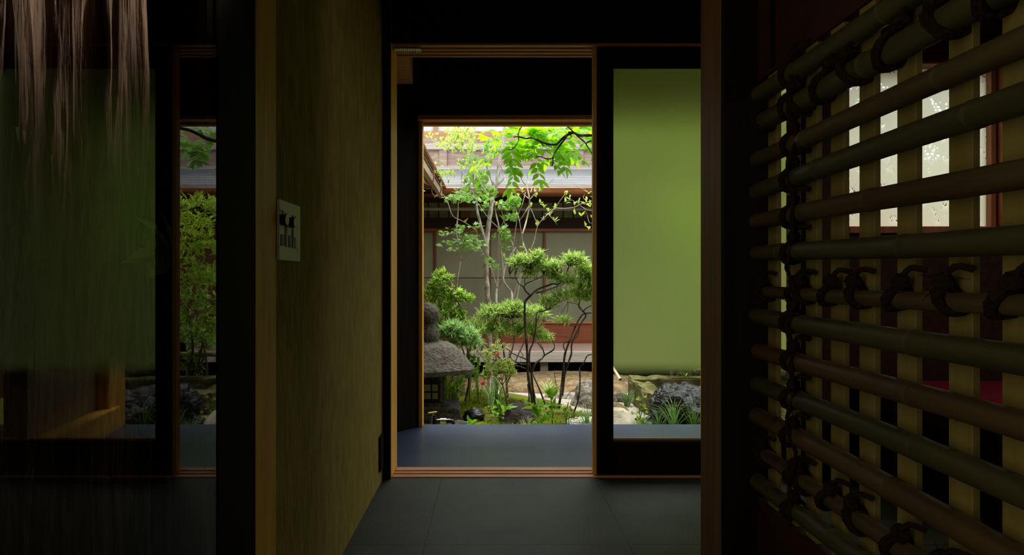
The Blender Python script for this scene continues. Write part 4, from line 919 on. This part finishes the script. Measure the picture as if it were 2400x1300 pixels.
mass('garden_maple', 'layered fine-leaved maple at the right of the garden, mirrored in the left pane', 'tree', (2.45, 5.6, -.25),
    [(1.35, 4.9, 1.42, .40, .35, .10, 130), (1.75, 5.0, 1.30, .45, .4, .10, 150), (1.5, 4.8, 1.12, .42, .35, .10, 150), (1.9, 5.0, 1.02, .4, .35, .11, 130), (1.55, 4.9, .88, .42, .35, .11, 150), (2.1, 5.1, 1.45, .35, .35, .1, 90)], 'fresh', 5, .06, .02, 'leaf', upv=.35, flat=True)
mass('garden_shrub', 'dense dark green shrub at the right behind the black rock, mirrored in the left pane', 'shrub', (1.85, 5.55, -.25),
    [(1.6, 5.1, .62, .38, .3, .18, 170), (2.0, 5.2, .55, .35, .3, .18, 150), (1.5, 5.2, .40, .3, .25, .12, 90)], 'azalea', 6, .05, .02, 'leaf')
mass('garden_shrub', 'feathery low shrub beside the bamboo rail at the right, mirrored in the left pane', 'shrub', (2.1, 5.6, -.25),
    [(2.0, 5.5, .42, .3, .25, .14, 160), (1.75, 5.6, .30, .25, .2, .1, 80)], 'fine2', 9, .06, .006, 'thin')
mass('garden_shrub', 'small broad-leaved shrub over the bamboo rail end behind the trough', 'shrub', (1.62, 5.42, -.25),
    [(1.62, 5.42, .30, .16, .12, .10, 26), (1.72, 5.42, .12, .16, .1, .08, 22)], 'maple', 4, .06, .034, 'leaf', tw=16)
b = MB(); pts = [Vector((1.50, 5.47, .175)), Vector((2.0, 5.48, .18)), Vector((3.0, 5.5, .19))]
rl = empty('bamboo_rail', (2.2, 5.48, -.25), 'green bamboo rail on a dark post at the right of the garden', 'rail')
bamboo(MB(), pts[0], pts[2], .020, 5, .35).build('rail', M['bambooyoung'], rl); MB().tube([pts[0]+Vector((-.002, 0, 0)), pts[0]+Vector((.001, 0, 0))], .0185, 14).build('cut_end', M['cream'], rl, label='pale cut end of the bamboo')
MB().tube([Vector((1.86, 5.53, -.3)), Vector((1.86, 5.53, .30))], .035, 10).build('post', M['vine'], rl)
fn = empty('board_fence', (4.3, 6.2, -.3), 'red-brown board fence closing the right side of the garden', 'fence')
for k in range(18): MB().box(3.6, 3.63, 3.7+k*.19, 3.885+k*.19, -.4, 1.75, .004).build('board', M['redv'], fn, False)
MB().box(3.58, 3.66, 3.7, 7.1, 1.75, 1.82, .004).build('cap_rail', M['greywood'], fn, False)

# 12 low plants
def plant(px, py, d, n, L, Wd, m, lab, t='leaf', tall=.12, rad=.06, nm='leafy_plant', cat='plant', up=.35):
    c = P(px, py, d); gz0 = gz(c.x, d); T = empty(nm, (c.x, d, gz0), lab, cat, 'low leafy plants of the garden'); s_ = MB(); f_ = MB()
    for k in range(n):
        a = R.uniform(0, 6.28); q = Vector((c.x+rad*math.cos(a)*R.random(), d+rad*math.sin(a)*R.random()*.8, gz0+tall*R.uniform(.5, 1.1)))
        q.z = max(q.z, gz0+.02); s_.tube(catmull([Vector((c.x, d, gz0-.01)), Vector((c.x, d, gz0)).lerp(q, .5)+Vector((0, 0, .02)), q], 3), .0022, 4)
        tufts(f_, np.array([q]), np.array([[math.cos(a)*.4, math.sin(a)*.4-.1, .6]]), 6, L*.78, Wd*.8, 1.0, t, up)
    s_.build('stems', M['ground'], T); f_.build('foliage', M[m], T)
plant(1175, 985, 4.05, 4, .10, .036, 'ground', 'broad-leaved seedling in front of the azalea stem', tall=.16, rad=.05)
plant(1262, 985, 4.0, 5, .115, .042, 'ground', 'bright broad-leaved plant at the foot of the twin stems', tall=.15, rad=.09)
plant(1295, 990, 4.15, 5, .10, .038, 'ground', 'bright green plant under the slanting twin stems, centre right', tall=.20, rad=.07)
plant(1328, 990, 3.95, 7, .055, .018, 'deep', 'bushy dark green plant left of the white pebbles', tall=.14, rad=.06)
plant(1106, 990, 3.9, 4, .06, .03, 'ground', 'pale-edged small plant on the moss right of the tap', tall=.07, rad=.06)
plant(1065, 935, 4.75, 9, .10, .026, 'ground', 'glossy long-leaved plant beside the lantern window', tall=.26, rad=.12)
plant(1100, 900, 5.0, 12, .07, .03, 'maple', 'leafy clump behind the lantern below the azalea', tall=.40, rad=.16)
plant(1122, 905, 4.9, 9, .06, .026, 'ground', 'leafy shoots behind the pink flower', tall=.34, rad=.12)
plant(1120, 872, 5.6, 8, .06, .028, 'ground', 'fresh leafy shoots in the dark under the veranda edge', tall=.36, rad=.12)
plant(1506, 968, 4.2, 9, .035, .022, 'spring', 'lime ground cover at the left foot of the black rock', tall=.07, rad=.10)
plant(1500, 945, 4.35, 6, .035, .022, 'spring', 'lime sprig growing up against the trough corner', tall=.15, rad=.04)
plant(1615, 850, 5.6, 4, .08, .04, 'ground', 'leafy shoot rising behind the trough rim', tall=.40, rad=.12)
plant(1150, 940, 4.6, 6, .03, .02, 'mossleaf', 'low moss clump in front of the pink azalea', tall=.05, rad=.10)
plant(1235, 975, 4.5, 4, .07, .02, 'deep', 'dark seedling between the purplish rock and the black trunk', tall=.09, rad=.06)
def grass(px, py, d, n, L, lab, m='grass', spread=.8, rad=.03):
    c = P(px, py, d); g0 = gz(c.x, d); f_ = MB(); a = NR.uniform(0, 6.28, n); rr = NR.uniform(0, 1, n)
    pts = np.column_stack([c.x+rad*np.cos(a)*rr, d+rad*np.sin(a)*rr, np.full(n, g0-.005)])
    D = np.column_stack([np.cos(a)*spread*NR.uniform(.3, 1, n), np.sin(a)*spread*NR.uniform(.3, 1, n), NR.uniform(.35, 1, n)]); Nn = np.column_stack([-np.cos(a)*.6, -np.sin(a)*.6, np.ones(n)*.8])
    leaves(f_, pts, D, -Nn*-1, L*NR.uniform(.6, 1.1, n), L*.03, 'grass'); return tag(f_.build('grass_tuft', M[m], None, False), lab, 'grass', 'grass tufts of the garden')
grass(1580, 985, 3.85, 46, .24, 'arching grass tuft in front of the black rock')
grass(1545, 990, 3.9, 26, .16, 'shorter grass tuft left of the arching one before the black rock')
grass(1625, 985, 3.9, 40, .24, 'grass tuft at the right end of the black rock')
grass(1505, 990, 3.8, 46, .13, 'low grass tuft at the right end of the pale flat stone')
grass(1470, 925, 5.0, 70, .17, 'dark green grass tuft left of the trough corner')
grass(1285, 905, 5.6, 40, .22, 'thin ochre-green grass tuft before the tan stepping stone', 'fine', .9)
grass(1150, 925, 4.8, 26, .30, 'long pale blades arching over the moss mound', 'fine2', .9)
grass(1375, 985, 4.1, 40, .16, 'thin grass tuft at the foot of the grey boulder', 'fine2')
grass(1235, 990, 3.75, 40, .12, 'small grass tuft at the slab edge before the purplish rock', 'fine')
grass(1270, 990, 3.72, 30, .12, 'small grass tuft at the slab edge under the bright plant', 'ground')
grass(1540, 878, 5.5, 30, .15, 'thin grass behind the left half of the trough rim', 'grass')
grass(1625, 872, 5.5, 60, .20, 'bushy grass behind the right half of the trough rim', 'ground')
grass(1500, 890, 5.45, 20, .15, 'few thin blades at the back corner of the trough', 'grass')
grass(1045, 925, 4.95, 40, .34, 'long bright blades right of the lantern firebox', 'ground')
grass(1165, 955, 4.5, 34, .36, 'tall strap leaves left of the azalea stem', 'grass', .6)
